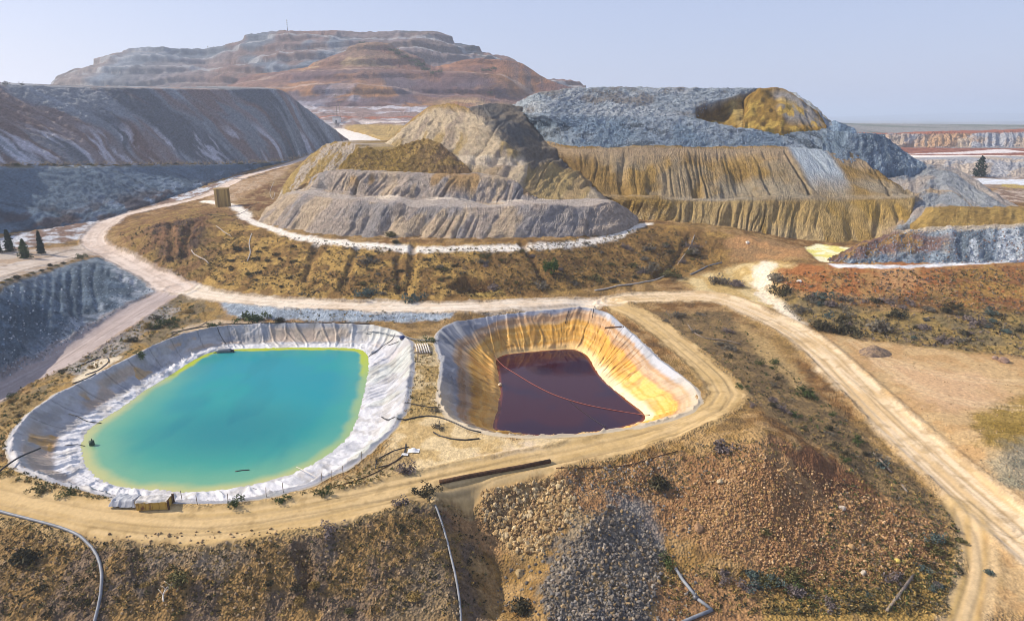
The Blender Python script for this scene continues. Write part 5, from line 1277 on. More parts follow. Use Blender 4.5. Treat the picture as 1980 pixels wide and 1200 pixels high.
# skip and covered crate
sb, _ = land(300, 979)
t = thing("skip_container", sb, "open yellow rust streaked skip with a white crust on the near rim", "skip", rz=R(4))
MY = rust_mat("yellow_rusty_paint", (.13, .05, .015), (.42, .27, .05), 1.1, .9, .36, .50)
L_, W_, H_ = 2.0, .8, 1.15
v, f = box_geo(-L_, L_, -W_, W_, 0, H_)
geo("body", (v, f), MY, t, smooth=False)
for k in range(5):
    x = -L_ + .25 + k * (2 * L_ - .5) / 4
    geo("rib", box_geo(x - .05, x + .05, -W_ - .07, -W_ - .003, .08, H_ - .08), MY, t, smooth=False)
geo("post", box_geo(L_ + .003, L_ + .2, -W_ - .1, -W_ + .12, 0, H_ + .22), M_RUST, t, smooth=False)
geo("post", box_geo(L_ + .003, L_ + .2, W_ - .12, W_ + .1, 0, H_ + .22), M_RUST, t, smooth=False)
xs, ys = np.meshgrid(np.linspace(-L_ - .05, L_ + .02, 26), np.linspace(-W_ - .06, W_ + .06, 16))
zz = H_ + .02 + .34 * fbm(xs * 1.3 + 9, ys * 1.6, 4, 500) - .25 * sm(.6, .8, np.abs(ys))
o = mesh_np("crust", np.stack([xs, ys, zz], -1).reshape(-1, 3), grid_faces(16, 26), simple_mat("dirty_crust", (.46, .44, .41), .8, var=.45, scale=1.6, bump=.5), parent=t)
sb, _ = land(246, 972)
t = thing("covered_crate", sb, "crate under a crumpled grey tarp beside the yellow skip", "crate", rz=R(-4))
geo("crate_body", box_geo(-1.5, 1.5, -.8, .8, 0, .75), M_WOOD, t, smooth=False)
xs, ys = np.meshgrid(np.linspace(-1.9, 1.9, 40), np.linspace(-1.2, 1.2, 26))
zz = np.minimum(.85, .85 - .75 * np.clip(np.maximum(np.abs(xs) - 1.5, (np.abs(ys) - .8)) / .4, 0, 1)) + .35 * (ridged(xs * 1.1 + 3, ys * 1.3, 3, 505) - .45)
mesh_np("tarp", np.stack([xs, ys, zz], -1).reshape(-1, 3), grid_faces(26, 40), M_TARP, parent=t)
# blue barrel
bb, _ = land(778, 655)
t = thing("barrel", bb, "dark blue barrel lying between the two ponds", "barrel", rz=.6)
geo("shell", tube_geo([(-.55, 0, .42), (.55, 0, .42)], .42, 14), simple_mat("blue_plastic", (.03, .05, .16), .4), t)
for x in (-.25, .25): geo("hoop", tube_geo([(x - .04, 0, .42), (x + .04, 0, .42)], .45, 14), simple_mat("blue_hoop", (.02, .035, .1), .4), t)
# rack of white poles
pb, _ = land(818, 684)
t = thing("pole_stack", pb, "row of white poles lying side by side on the strip between the ponds", "poles", rz=.12)
for k in range(6):
    x = -1.4 + k * .52
    geo("pole", tube_geo([(x - .35, 5.2, .55), (x, 2.5, .45), (x + .3, 0, .28)], .15, 8), M_WHITEW, t)
geo("bearer", tube_geo([(-2.0, .8, .1), (1.9, .7, .1)], .14, 8), M_WOOD, t)
geo("bearer", tube_geo([(-2.2, 4.4, .2), (1.6, 4.4, .2)], .16, 8), M_WOOD, t)
for uv in ((808,700,3.2),):
    a = land(uv[0], uv[1])[0]
    t = thing("signpost", a, "dark crooked post before the row of white poles", "post")
    geo("pole", tube_geo([(0, 0, -.3), (.05, 0, 1.5), (.1, .05, 3.0)], .11, 7), M_WOOD, t); geo("crossbar", tube_geo([(-.9, 0, 2.2), (1.3, .1, 2.5)], .07, 6), M_WOOD, t)
# rope fence posts along the near rim
proto = None
for i, (u, v) in enumerate(((335,972),(382,975),(441,973),(515,960),(548,951),(623,933),(641,926),(664,918),(700,890),(352,966))):
    a, _ = land(u, v)
    if proto is None:
        proto = geo("fence_post", tube_geo([(0, 0, -.3), (.03, 0, .7), (0, .03, 1.5)], .045, 6), M_WOOD, origin=None); o = proto
    else:
        o = proto.copy(); COL.objects.link(o)
    o.location = a; o.rotation_euler = (random.uniform(-.08, .08), random.uniform(-.08, .08), random.uniform(0, 6))
    tag(o, "thin dark fence post along the near rim of the turquoise pond", "fence post", "fence posts along the near pond rim")
# white plastic scraps
for (u, v, s, lb) in ((800,872,.9,"white plastic sheet crumpled on the ground near the looped hose"), (783,879,.5,"small white plastic scrap left of the crumpled sheet")):
    a, _ = land(u, v); xs, ys = np.meshgrid(np.linspace(-s, s, 16), np.linspace(-s * .7, s * .7, 12))
    zz = .1 + .55 * s * np.clip(1 - np.hypot(xs / s, ys / s / .7), 0, 1) * (.4 + ridged(xs * 2, ys * 2, 2, 510 + u))
    o = mesh_np("plastic_sheet", np.stack([xs, ys, zz], -1).reshape(-1, 3), grid_faces(12, 16), M_WHITE); o.location = a; tag(o, lb, "plastic sheet")
# bleached branch
a, _ = land(323, 1145)
t = thing("dead_branch", a, "bleached white dead branch on the near slope", "branch")
for k in range(9):
    q = k / 8; x0 = np.array([-.1 + .35 * math.sin(3 * q), 0, .3 + 0 * q]); y_ = 2.0 * q
    if k == 0: geo("stem", tube_geo(spline(np.array([(.4, -1.6, .1), (0, -.8, .35), (-.1, .2, .5), (.2, 1.1, .55), (.5, 2.0, .7)]), .3), .09, 6, .04), M_WHITEW, t)
    else:
        s_ = (-1) ** k; b0 = np.array([-.05 + .1 * k / 8, -1.2 + 3.0 * q, .45])
        geo("twig", tube_geo([b0, b0 + (s_ * .35, .2, .25), b0 + (s_ * .75, .25 + .3 * random.random(), .35)], .045, 5, .02), M_WHITEW, t)
# hut and power poles at the end of the valley road
hb = np.array(P(652, 245, y=640)); hb[2] = down(hb[0], hb[1])
t = thing("hut", hb, "small white hut at the end of the valley road", "hut")
geo("wall", box_geo(-3.2, 3.2, -2.5, 2.5, 0, 4.6), M_WHITE, t, smooth=False)
geo("roof", ([(-3.5, -2.8, 4.6), (3.5, -2.8, 4.6), (3.5, 2.8, 4.6), (-3.5, 2.8, 4.6), (-3.5, 0, 5.5), (3.5, 0, 5.5)], [(0, 1, 5, 4), (2, 3, 4, 5), (0, 4, 3), (1, 2, 5)]), M_STEEL, t, smooth=False)
geo("door", box_geo(-.7, .7, -2.56, -2.503, 0, 2.4), M_STEEL, t, smooth=False)
for (u, v0, v1, lb) in ((653,243,182,"left and taller of the two power poles behind the white hut"), (659,243,196,"right and shorter of the two power poles behind the white hut")):
    a = np.array(P(u, v0, y=655)); top = P(u, v1, y=655)[2]; a[2] = down(a[0], a[1]) - .5
    t = thing("power_pole", a, lb, "power pole")
    geo("pole", tube_geo([(0, 0, 0), (0, 0, top - a[2])], .28, 8, .2), M_WOOD, t)
    geo("crossarm", box_geo(-2.2, 2.2, -.1, .1, top - a[2] - 1.5, top - a[2] - 1.2), M_WOOD, t, smooth=False)
for (u, v0, v1, y, lb) in ((556,60,38,1215,"thin lattice radio mast on the mountain top"), (403,103,89,1218,"small mast on the left shoulder of the mountain")):
    a = np.array(P(u, v0, y=y)); top = P(u, v1, y=y)[2] - a[2]; a[2] -= 3
    t = thing("radio_mast", a, lb, "radio mast")
    geo("mast_tube", tube_geo([(0, 0, 0), (0, 0, top + 3)], .55, 6, .25), M_STEEL, t)
    for k in range(3): geo("antenna", tube_geo([(-1.2, 0, (top + 3) * (.6 + .15 * k)), (1.2, 0, (top + 3) * (.6 + .15 * k))], .25, 5), M_STEEL, t)
#@@PLANTS
# ------------------------------------------------------------------ plants
def leaf_quads(pos, size, tilt=1.0):
    """a small leaf shaped face at each point, turned any way"""
    n = len(pos)
    a = rng.normal(size=(n, 3)); a[:, 2] *= tilt; a /= np.linalg.norm(a, axis=1, keepdims=True)
    b = np.cross(a, rng.normal(size=(n, 3))); b /= np.linalg.norm(b, axis=1, keepdims=True)
    s = (size * rng.uniform(.6, 1.4, n))[:, None]
    v = np.stack([pos - a * s, pos + b * s * .45, pos + a * s, pos - b * s * .45], 1).reshape(-1, 3)
    return v, np.arange(4 * n).reshape(n, 4)
def shrub_mesh(name, n, rx, rz, leaf, c0, c1, spiky=False):
    """a low dome of leaf clumps with gaps; radius about rx"""
    nk = 16
    cen = rng.normal(size=(nk, 3)) * (.5, .5, .3) * rx; cen[:, 2] = np.abs(cen[:, 2]) + .25 * rz
    cr = rng.uniform(.25, .5, nk) * rx
    k = rng.integers(0, nk, n)
    d = rng.normal(size=(n, 3)); d /= np.linalg.norm(d, axis=1, keepdims=True)
    p = cen[k] + d * (cr[k] * rng.uniform(.5, 1.0, n))[:, None]
    p[:, 2] = np.abs(p[:, 2]) * rz / rx
    if spiky:
        d[:, 2] = np.abs(d[:, 2]) + .4; r = rng.uniform(.15, 1, n) ** .7
        p = d / np.linalg.norm(d, axis=1, keepdims=True) * (r * rx)[:, None]; p[:, 2] *= rz / rx
    v, f = leaf_quads(p, leaf, .8)
    tone = np.repeat(rng.uniform(0, 1, nk)[k] * .6 + rng.uniform(0, .4, n), 4)
    c = np.array(c0) + (np.array(c1) - np.array(c0)) * tone[:, None]
    return v, f, c
def plant_mesh(name, VFC):
    v, f, c = VFC
    o = mesh_np(name, v, f, M_LEAF, c, smooth=False)
    return o
KINDS = {
 'grey':  ((.10, .085, .06), (.21, .185, .14)), 'purple': ((.11, .088, .08), (.25, .20, .18)), 'green': ((.035, .055, .018), (.10, .125, .045)),
 'olive': ((.07, .065, .025), (.17, .15, .06)), 'gold': ((.20, .13, .04), (.40, .28, .10)), 'dark': ((.03, .028, .016), (.085, .075, .042)), 'teal': ((.05, .07, .06), (.12, .16, .14)),
}
PROTO = {}
for kd, (c0, c1) in KINDS.items():
    for q in range(3):
        o = plant_mesh("shrub", shrub_mesh("shrub", 420, 1.0, .8 if q else .65, .115, c0, c1, kd in ('gold',) or (q == 2 and kd != 'green')))
        COL.objects.unlink(o); PROTO[kd, q] = o
def shrub(u, v, w, kd, label, group=None, loc=None):
    """w: width in photo pixels; stands on the land at the photo point"""
    a = land(u, v)[0] if loc is None else loc
    depth = a[1] * CP + (CAMZ - a[2]) * SP
    r = w / 2 / FOC * depth
    o = PROTO[kd, random.randrange(3)].copy(); COL.objects.link(o)
    o.location = (a[0], a[1], a[2] - .08 * r); o.scale = (r, r * random.uniform(.8, 1.1), r * random.uniform(.8, 1.15)); o.rotation_euler = (0, 0, random.uniform(0, 6.28))
    return tag(o, label, "shrub", group)
for u, v, w, kd, lb in (
 (800,580,44,'teal',"grey green dome shaped shrub on the upper edge of the dirt road"), (478,618,36,'green',"broad green bush on the far bank of the turquoise pond, left one"), (505,618,36,'green',"broad green bush on the far bank of the turquoise pond, right one"),
 (540,622,26,'dark',"low dark shrub right of the two broad green bushes"), (412,630,24,'green',"small green bush on the sand above the pond's far left corner"), (325,625,36,'green',"green bush between the left road and the turquoise pond"),
 (365,605,28,'gold',"golden dry bush on the bank below the road"), (272,690,28,'green',"bright green bush right behind the pond's left rim"), (128,957,34,'green',"dark green spiky bush at the pond's near left rim"),
 (78,952,36,'olive',"brown olive bush beside the track at the near left rim"), (458,974,34,'green',"spiky green bush on the near rim right of the skip"), (548,968,26,'green',"small green bush between the near rim and the track"),
 (628,955,30,'green',"round green bush at the near right rim of the turquoise pond"), (785,912,44,'purple',"wide purple grey bush beside the loop track"), (828,660,30,'green',"green bush behind the row of white poles"),
 (50,1085,66,'dark',"large dark grey bush on the near slope at far left"), (345,1125,60,'olive',"large olive bush with the bleached branch"), (635,1028,44,'purple',"purple bush at the crest of the near slope"),
 (775,975,34,'purple',"mauve bush left of the top of the thin pipe"), (822,955,44,'dark',"dark bush at the left end of the rusty pipe"), (1275,942,56,'dark',"big dark bush on the top of the gravel heap, left"),
 (1395,868,50,'purple',"tall purple grey bush at the bend of the loop track"), (1727,1118,44,'purple',"pale mauve bush at the right foot of the gravel heap"), (1812,1133,24,'purple',"small mauve bush by the wheel ruts"),
 (1912,1108,22,'teal',"small blue green bush on the bare ground at lower right"), (1390,545,44,'grey',"grey bush row at the road fork"), (1425,553,40,'purple',"purple grey bush right of the road fork"),
 (1500,545,44,'grey',"grey bush at the left end of the red bank"), (1510,570,44,'dark',"dark bush below the left end of the red bank"), (1590,638,50,'dark',"dark low bush at the edge of the right plain, left one"), (1630,640,56,'dark',"dark low bush at the edge of the right plain, middle one"),
 (1700,640,56,'grey',"grey bush at the edge of the right plain, right one"), (755,458,28,'olive',"lone pale green bush on the white path"), (765,470,20,'dark',"small dark bush just below the white path"), (713,510,40,'grey',"grey bush beside the gully on the scrub slope"),
 (710,570,44,'teal',"teal bush near the foot of the scrub slope"), (1300,535,44,'olive',"pale green tall bush by the pale pipe"), (1040,555,40,'grey',"grey bush right of the hollow at the slope's foot"), (160,497,18,'green',"small round bush at the tip of the platform"),
 (97,515,14,'dark',"small dark bush on the edge of the blue wall"), (843,795,20,'grey',"small grey bush on the sand beside the dark pond"), (845,828,26,'grey',"grey bush where two hoses meet"), (1480,1030,30,'olive',"olive bush in the middle of the gravel heap") ,
 (160,1165,30,'dark',"dark bush on the lower left slope beside the long pipe"), (1010,1180,60,'dark',"dark bush in the hollow left of the grey stones"), (1290,1090,40,'green',"green bush between the grey stones and the gravel heap"), (1540,1130,46,'green',"green bush at the foot of the gravel heap"),
 (1700,900,30,'teal',"teal bush at the roadside plank")):
    shrub(u, v, w, kd, lb)
def scatter(pg, n, wlo, whi, kinds, label, group):
    us = np.array(pg); k = 0; tries = 0
    while k < n and tries < n * 30:
        tries += 1
        u = random.uniform(us[:, 0].min(), us[:, 0].max()); v = random.uniform(us[:, 1].min(), us[:, 1].max())
        if poly_sd(np.array([u]), np.array([v]), pg)[0] > 0: continue
        a, nm = land(u, v)
        if nm != "ground": continue
        shrub(u, v, random.uniform(wlo, whi) * (.75 + .5 * random.random()), random.choice(kinds), label, group, a); k += 1
scatter([(430,480),(560,470),(900,490),(900,570),(600,570),(450,555)], 48, 9, 20, ['dark','grey','dark','olive'], "dark rounded bush on the left half of the golden scrub slope above the road", "bushes on the golden scrub slope")
scatter([(900,480),(1200,460),(1400,470),(1380,510),(1200,545),(920,570)], 38, 12, 28, ['dark','grey','purple','olive'], "dark bush on the right half of the brown scrub slope above the road", "bushes on the brown scrub slope")
scatter([(1500,560),(1980,600),(1980,680),(1800,660),(1560,625)], 50, 14, 32, ['grey','purple','dark','teal'], "grey purple bush in the scrub belt under the red bank", "bushes under the red bank")
scatter([(1250,600),(1400,610),(1600,790),(1740,920),(1700,930),(1450,790),(1350,680)], 32, 16, 34, ['grey','dark','purple','green'], "bush on the bank between the loop track and the main road", "bushes between loop track and main road")
scatter([(0,740),(230,660),(330,600),(340,640),(120,740),(20,830)], 14, 14, 26, ['olive','gold','dark','green'], "low bush in the scrub between the left road and the turquoise pond", "bushes left of the turquoise pond")
scatter([(1350,1080),(1700,1130),(1850,1000),(1860,1120),(1780,1190),(1350,1190)], 22, 24, 46, ['dark','purple','olive','teal'], "bush at the foot of the gravel heap near the bottom of the photo", "bushes at the foot of the gravel heap")
scatter([(0,1030),(700,1030),(830,980),(870,1190),(0,1190)], 16, 16, 32, ['dark','olive','gold'], "low bush on the brown near slope under the loop track", "bushes on the near slope")
# grass and low scrub nobody could count
tv_, tc_ = [], []
tn = 0
def tufts(pg, n, slo, shi, kinds, nq=9):
    us = np.array(pg, float)
    cnt = 0
    while cnt < n:
        m = n * 3
        u = rng.uniform(us[:, 0].min(), us[:, 0].max(), m); v = rng.uniform(us[:, 1].min(), us[:, 1].max(), m)
        ok = poly_sd(u, v, pg) < 0
        for uu, vv in zip(u[ok], v[ok]):
            if cnt >= n: break
            x, y, z = hit(uu, vv)
            cnt += 1
            if random.random() > 1.6 * float(fbm(np.array([x * .12]), np.array([y * .12]), 3, 600)[0]) - .1: continue
            i = np.argmin(np.abs(rr_ - math.hypot(x, y))); j = np.argmin(np.abs(th - math.atan2(x, y)))
            if ROADM[i, j] > .3: continue
            zz = float(zat(x, y, GZF))
            s = random.uniform(slo, shi)
            d = rng.normal(size=(nq, 3)); d[:, 2] = np.abs(d[:, 2]) * .8 + .2
            p = np.array((x, y, zz)) + d / np.linalg.norm(d, axis=1, keepdims=True) * s * rng.uniform(.35, 1, (nq, 1))
            q, _ = leaf_quads(p, s * .45, 1.0)
            c0, c1 = KINDS[random.choice(kinds)]
            c = np.array(c0) + (np.array(c1) - np.array(c0)) * rng.uniform(0, 1, (nq, 1))
            tv_.append(q); tc_.append(np.repeat(c, 4, 0))
tufts([(380,470),(500,450),(750,480),(1000,480),(1250,440),(1400,470),(1390,515),(1200,550),(950,575),(600,575),(420,550)], 8500, .18, .55, ['gold','olive','grey','dark','gold','dark'])
tufts([(220,450),(420,405),(480,430),(430,540),(340,540)], 900, .25, .6, ['gold','olive','dark'])
tufts([(1480,530),(1980,520),(1980,690),(1700,660),(1540,620)], 3600, .2, .6, ['gold','grey','purple','olive','dark'])
tufts([(1220,605),(1400,605),(1600,780),(1860,1010),(1860,1180),(1500,1190),(1640,900),(1450,780),(1330,670)], 3800, .12, .42, ['gold','grey','olive','dark','green'])
tufts([(0,740),(230,650),(340,580),(430,600),(340,650),(120,740),(20,840),(0,900)], 1100, .2, .5, ['gold','gold','olive','green'])
tufts([(0,900),(30,905),(130,945),(330,985),(440,985),(600,950),(690,915),(740,880),(780,920),(700,950),(600,975),(400,1000),(200,990),(0,930)], 1300, .12, .35, ['gold','gold','olive','green'])
tufts([(785,690),(850,680),(850,790),(780,800)], 420, .12, .4, ['gold','gold','olive','dark'])
tufts([(0,1000),(300,1050),(600,1045),(840,950),(960,940),(940,1190),(0,1190)], 3400, .10, .36, ['gold','olive','dark','dark','gold'])
tufts([(1080,900),(1400,850),(1560,860),(1300,960),(1100,930)], 900, .12, .35, ['gold','olive','grey'])
tufts([(1270,1080),(1500,1110),(1860,1060),(1860,1190),(1290,1190)], 1800, .15, .45, ['gold','dark','olive','gold'])
tufts([(560,600),(880,600),(860,625),(700,628),(560,625)], 160, .2, .5, ['gold','olive','dark'])
tufts([(870,597),(1100,585),(1180,592),(1100,596),(950,608)], 300, .2, .5, ['dark','olive','gold'])
tv_ = np.vstack(tv_); tc_ = np.vstack(tc_)
print("tuft faces", len(tv_) // 4)
tag(mesh_np("grass", tv_, np.arange(len(tv_)).reshape(-1, 4), M_LEAF, tc_, smooth=False), "golden dry grass and low scrub over the slopes", "grass", kind="stuff")
# trees
def conifer(u, v, vtop, wpx, c0, c1, label, n=1500, round_=False, y=None):
    a = land(u, v)[0] if y is None else np.array(P(u, v, y=y))
    depth = a[1] * CP + (CAMZ - a[2]) * SP
    h = (v - vtop) / FOC * depth * 1.02; w = wpx / FOC * depth / 2
    t = thing("round_tree" if round_ else "conifer_tree", a, label, "tree")
    geo("trunk", tube_geo([(0, 0, -.4), (.05, 0, h * .5), (0, 0, h * (.7 if round_ else .96))], max(.12, h * .022), 7, .04), M_BARK, t)
    if round_:
        v_, f_, c_ = shrub_mesh("crown", n, w * 1.0, h * .8, .09 * w + .08, c0, c1); v_[:, 2] += h * .12
    else:
        q = rng.uniform(0, 1, n) ** .75; zz = h * (.06 + .94 * (1 - q) ) ; ang = rng.uniform(0, 6.283, n)
        lay = .72 + .28 * np.cos(zz / h * 50 + 2 * np.sin(ang * 2)); lob = .8 + .25 * np.sin(ang * 3 + zz * 1.3)
        rr = w * (q ** .55) * rng.uniform(.25, 1, n) ** .5 * lay * lob
        p = np.stack([rr * np.cos(ang), rr * np.sin(ang), zz - .2 * rr], 1)
        v_, f_ = leaf_quads(p, .035 * h + .1, .6)
        c_ = np.repeat(np.array(c0) + (np.array(c1) - np.array(c0)) * rng.uniform(0, 1, (n, 1)), 4, 0)
    mesh_np("crown", v_, f_, M_LEAF, c_, parent=t, smooth=False)
conifer(20,486,444,24,(.022,.030,.020),(.05,.065,.04),"dark narrow conifer at the left, left of the broad one")
conifer(49,499,462,30,(.045,.07,.025),(.11,.14,.055),"broad bright green young conifer on the left platform")
conifer(81,491,447,18,(.020,.028,.020),(.045,.06,.04),"dark slender cypress right of the broad conifer")
conifer(-2,488,455,20,(.022,.030,.020),(.05,.065,.04),"dark conifer cut by the left edge of the photo")
conifer(1893,341,303,38,(.020,.035,.025),(.05,.075,.05),"lone dark green tree behind the grey tan slope")
conifer(1066,530,503,27,(.025,.055,.012),(.075,.12,.03),"round bright green tree on the brown scrub slope",1300,True)
for u, v, w, y, lb in ((12,165,14,345,"small bush on the crest of the grey bank, leftmost"), (45,166,8,350,"small bush on the crest of the grey bank, second from left")):
    conifer(u, v + 2, v - w * .6, w, (.05,.05,.05),(.1,.1,.09), lb, 200, True, y=y)
# bushes along the spur's crest
for i, (u, v, w) in enumerate(((760,100,16),(772,106,14),(784,112,14),(798,120,16),(812,128,18),(824,136,16),(700,84,10),(838,143,12),(850,140,12),(940,138,14),(955,134,10),(948,180,10))):
    a, nm = land(u, v)
    o = PROTO['green', i % 3].copy(); COL.objects.link(o); r = w / 2 / FOC * a[1]; o.location = a; o.scale = (r, r, r * .9); o.rotation_euler = (0, 0, i)
    tag(o, "small green tree on the flank of the far red spur", "tree", "trees on the red spur")
# tufts at the foot of the big bank (its ledge)
for i, u in enumerate(range(8, 560, 24)):
    a, nm = land(u + random.uniform(-5, 5), 320 - (u > 300) * 2 - (u > 500) * 3)
    o = PROTO[['gold','olive','grey'][i % 3], i % 3].copy(); COL.objects.link(o); r = random.uniform(.9, 1.8); o.location = a; o.scale = (r * 1.4, r, r * .8)
    tag(o, "small dry bush on the ledge between the two grey banks", "shrub", "bushes on the ledge of the grey bank")
for i in range(11):
    u = 5 + i * 15; a, nm = land(u + random.uniform(-3, 3), 551 - u * .31 - 2)
    o = PROTO[['gold','olive','dark'][i % 3], i % 3].copy(); COL.objects.link(o); r = random.uniform(.7, 1.3); o.location = a; o.scale = (r * 1.2, r, r * .8)
    tag(o, "small dry bush along the top edge of the blue wall", "shrub", "bushes along the edge of the blue wall")
#@@ROCKS
# ------------------------------------------------------------------ stones
def ico():
    t = (1 + 5 ** .5) / 2
    v = np.array([(-1,t,0),(1,t,0),(-1,-t,0),(1,-t,0),(0,-1,t),(0,1,t),(0,-1,-t),(0,1,-t),(t,0,-1),(t,0,1),(-t,0,-1),(-t,0,1)], float) / math.hypot(1, t)
    f = np.array([(0,11,5),(0,5,1),(0,1,7),(0,7,10),(0,10,11),(1,5,9),(5,11,4),(11,10,2),(10,7,6),(7,1,8),(3,9,4),(3,4,2),(3,2,6),(3,6,8),(3,8,9),(4,9,5),(2,4,11),(6,2,10),(8,6,7),(9,8,1)])
    return v, f
IV, IF = ico()
ROCKV, ROCKC, ROCKF = [], [], []
def stones(pg, n, slo, shi, cols, heap=None, power=2.5):
    us = np.array(pg, float); cnt = 0; tries = 0
    while cnt < n and tries < 60:
        tries += 1
        m = n * 2
        u = rng.uniform(us[:, 0].min(), us[:, 0].max(), m); v = rng.uniform(us[:, 1].min(), us[:, 1].max(), m)
        ok = np.nonzero(poly_sd(u, v, pg) < 0)[0]
        for k in ok:
            if cnt >= n: break
            if heap is None:
                x, y, z = hit(u[k], v[k]); z = float(zat(x, y, GZF))
            else:
                a, nm = land(u[k], v[k])
                if nm.split('.')[0] not in heap: cnt += 1; continue
                x, y, z = a
            s = slo + (shi - slo) * random.random() ** power
            q = rng.normal(size=(3, 3)); q, _ = np.linalg.qr(q)
            w = IV * rng.uniform(.6, 1.2, (12, 1)) * rng.uniform(.6, 1.2, 3)
            ROCKV.append((w @ q.T) * s + (x, y, z + s * .25))
            c = np.array(cols[random.randrange(len(cols))]) * random.uniform(.7, 1.35)
            ROCKC.append(np.repeat(c[None], 12, 0)); ROCKF.append(IF + 12 * len(ROCKF))
            cnt += 1
BRN = [(.34,.20,.09),(.26,.145,.07),(.42,.28,.15),(.19,.105,.055),(.30,.19,.07)]; GRY = [(.19,.17,.145),(.14,.125,.11),(.10,.09,.08),(.25,.21,.16)]; YEL = [(.38,.26,.12),(.32,.21,.095),(.42,.32,.18),(.25,.16,.08)]; BLU = [(.20,.24,.285),(.15,.195,.245),(.27,.31,.345),(.12,.155,.20)]
stones([(1180,975),(1240,1000),(1272,1060),(1280,1110),(1258,1200),(1060,1200),(1045,1135),(1085,1060)], 5600, .04, .38, GRY + [(.24,.17,.09), (.17,.135,.10)], power=4.5)
stones([(1150,930),(1330,960),(1350,1120),(1330,1200),(960,1200),(960,1120),(1010,1040)], 1100, .06, .3, GRY, power=3)
stones([(930,950),(1090,925),(1120,980),(1050,1070),(1000,1070),(930,1010)], 2600, .06, .48, YEL, power=3)
stones([(1300,960),(1450,870),(1600,920),(1800,1010),(1830,1090),(1560,1130),(1400,1080),(1290,1010)], 9000, .05, .26, BRN, power=2.2)
stones([(1100,910),(1300,880),(1330,960),(1200,960),(1080,960)], 900, .07, .3, BRN + GRY)
stones([(0,1040),(800,1010),(900,1190),(0,1190)], 1700, .05, .26, [(.25,.17,.09),(.20,.14,.08),(.3,.22,.13)])
stones([(440,588),(600,598),(750,603),(870,605),(780,622),(600,621),(450,612)], 1300, .05, .16, BLU)
stones([(1500,525),(1980,512),(1980,600),(1560,590)], 1100, .08, .42, [(.34,.14,.05),(.26,.11,.045),(.40,.24,.12)])
stones([(1640,660),(1980,690),(1980,960),(1800,820)], 350, .05, .2, [(.4,.29,.16),(.3,.2,.1)])
stones([(0,560),(180,505),(300,556),(100,690),(0,735)], 1800, .06, .28, BLU + [(.42,.45,.48),(.07,.09,.11)], power=3)
stones([(1600,500),(1760,445),(1980,440),(1980,505),(1650,515)], 2600, .08, .34, BLU + [(.24,.15,.1)], ('blue_rubble_bank',))
stones([(1000,215),(1040,180),(1320,170),(1340,282),(1050,282)], 3800, .12, .42, BLU, ('flat_topped_heap',))
stones([(1340,245),(1640,255),(1600,285),(1340,282)], 1500, .12, .40, BLU, ('flat_topped_heap',))
stones([(1330,170),(1480,170),(1400,190),(1330,240)], 500, .12, .42, BLU, ('flat_topped_heap',))
stones([(1640,255),(1710,258),(1790,325),(1650,330),(1620,310)], 1500, .12, .38, BLU, ('blue_grey_heap',))
stones([(660,335),(700,285),(830,268),(920,340)], 1500, .14, .5, [(.27,.17,.05),(.2,.13,.06),(.33,.22,.08)], ('golden_rubble_heap',))
stones([(530,390),(640,280),(690,290),(650,335),(560,385)], 700, .12, .4, [(.36,.25,.09),(.3,.2,.07),(.4,.33,.2)], ('golden_flank',))
tag(mesh_np("rubble", np.vstack(ROCKV), np.vstack(ROCKF), M_STONE, np.vstack(ROCKC), smooth=False), "broken stones strewn over heaps and slopes", "rubble", kind="stuff")
# single big stones one could pick out
def boulder(u, v, w, col, label, group=None):
    a, nm = land(u, v); depth = a[1] * CP + (CAMZ - a[2]) * SP; r = w / 2 / FOC * depth
    v0, f0 = IV, IF
    # two subdivisions for a broken, faceted outline
    for _ in range(2):
        mid = {}; vl = list(v0); nf = []
        def m(i, j):
            k = (min(i, j), max(i, j))
            if k not in mid: q = vl[i] + vl[j]; vl.append(q / np.linalg.norm(q)); mid[k] = len(vl) - 1
            return mid[k]
        for i, j, k in f0: p, q, s = m(i, j), m(j, k), m(k, i); nf += [(i, p, s), (j, q, p), (k, s, q), (p, q, s)]
        v0, f0 = np.array(vl), np.array(nf)
    o1 = random.uniform(0, 50)
    rad = 1
    for _ in range(7):
        n = rng.normal(size=3); n /= np.linalg.norm(n); d = v0 @ n; rad = np.minimum(rad, np.where(d > 0, .72 / np.maximum(d, .3), 9))
    vv = v0 * np.minimum(rad, 1.05)[:, None] * (1, .9, .8) * r
    c = np.array(col) * (.8 + .4 * rng.uniform(0, 1, (len(vv), 1)))
    o = mesh_np("boulder", vv, f0, M_STONE, c, smooth=False); o.location = (a[0], a[1], a[2] + r * .25); o.rotation_euler = (0, 0, random.uniform(0, 6))
    return tag(o, label, "boulder", group)
for u, v, w, c, lb in ((1385,648+0,0,(0,0,0),""),):
    pass
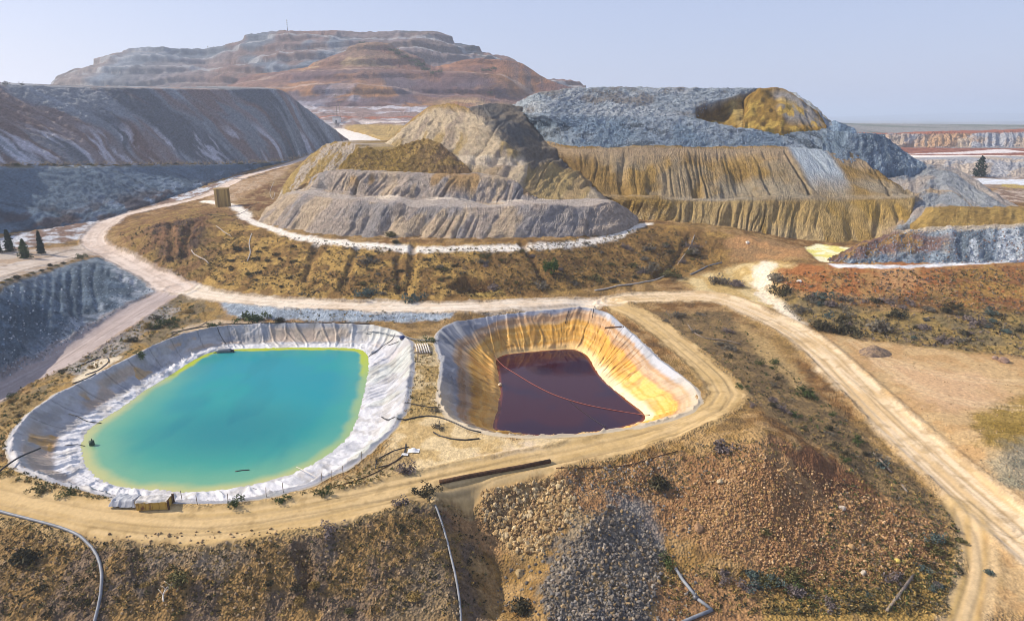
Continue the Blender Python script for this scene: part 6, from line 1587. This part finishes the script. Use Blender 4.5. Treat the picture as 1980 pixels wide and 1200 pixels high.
for u, v, w, c, lb in ((1352,1022,22,(.26,.16,.09),"round brown boulder at the left foot of the gravel heap"), (1628,984,15,(.45,.38,.3),"pale boulder in the middle of the gravel heap"), (1735,1085,12,(.5,.38,.1),"yellow stone at the right foot of the gravel heap"),
 (1670,1108,14,(.42,.36,.28),"pale upright stone below the gravel heap"), (1392,932,14,(.42,.33,.2),"pale tan stone high on the gravel heap"), (1645,1058,16,(.38,.24,.11),"tan boulder low on the gravel heap"), (840,970,20,(.42,.3,.15),"yellow boulder by the top of the thin pipe"),
 (985,1055,16,(.38,.27,.13),"big yellow boulder at the tip of the stone fan, left one"), (1008,1046,18,(.40,.27,.12),"big yellow boulder at the tip of the stone fan, right one"), (1020,1065,18,(.36,.24,.11),"big yellow boulder just below the stone fan"),
 (1005,1110,20,(.34,.25,.13),"tan boulder at the left edge of the grey stones"), (1545,545,10,(.62,.56,.5),"white stone on the red bank"), (1445,470,9,(.7,.62,.52),"white block near the mouth of the salt pool"), (967,745,10,(.5,.4,.28),"white crusted lump on the left shore of the dark pond"),
 (1940,700,20,(.24,.16,.12),"dark brown rock heap on the right plain"), (1925,694,14,(.26,.18,.14),"smaller brown rock left of the rock heap on the right plain")):
    boulder(u, v, w, c, lb)
a, _ = land(1688, 682)
xs = np.linspace(-1, 1, 40); X_, Y_ = np.meshgrid(xs, xs)
zz = 2.2 * np.clip(1 - np.hypot(X_ * (1 - .2 * X_), Y_), 0, 1) ** .8 + .5 * (fbm(X_ * 4 + 3, Y_ * 4, 4, 700) - .5) - .2
c = mix(flat(X_, (.26, .18, .11)), (.15, .11, .085), sm(.4, .6, fbm(X_ * 5, Y_ * 5, 3, 701)))
o = mesh_np("dirt_mound", np.stack([X_ * 3.6, Y_ * 2.6, zz], -1).reshape(-1, 3), grid_faces(40, 40), M_STONE, c.reshape(-1, 3)); o.location = a
tag(o, "lone mound of dark dirt on the right plain near the road", "dirt mound")
# ------------------------------------------------------------------ haze
hz = bpy.data.materials.new("haze"); hz.use_nodes = True
hn = hz.node_tree.nodes; hn.remove(hn["Principled BSDF"])
pv = hn.new("ShaderNodeVolumePrincipled")
pv.inputs["Color"].default_value = (.74, .85, 1.0, 1); pv.inputs["Density"].default_value = .0002; pv.inputs["Anisotropy"].default_value = .30
hz.node_tree.links.new(pv.outputs[0], hn["Material Output"].inputs["Volume"])
x, y0, y1, z0, z1 = 63000., -63000., 63000., -62., 215.
hv = [(a * x, b, c) for c in (z0, z1) for b in (y0, y1) for a in (-1, 1)]
hf = [(0, 2, 3, 1), (4, 5, 7, 6), (0, 1, 5, 4), (2, 6, 7, 3), (0, 4, 6, 2), (1, 3, 7, 5)]
ho = mesh_np("haze", hv, hf, hz, smooth=False)
tag(ho, "pale blue haze over the whole mine", "haze", kind="stuff")
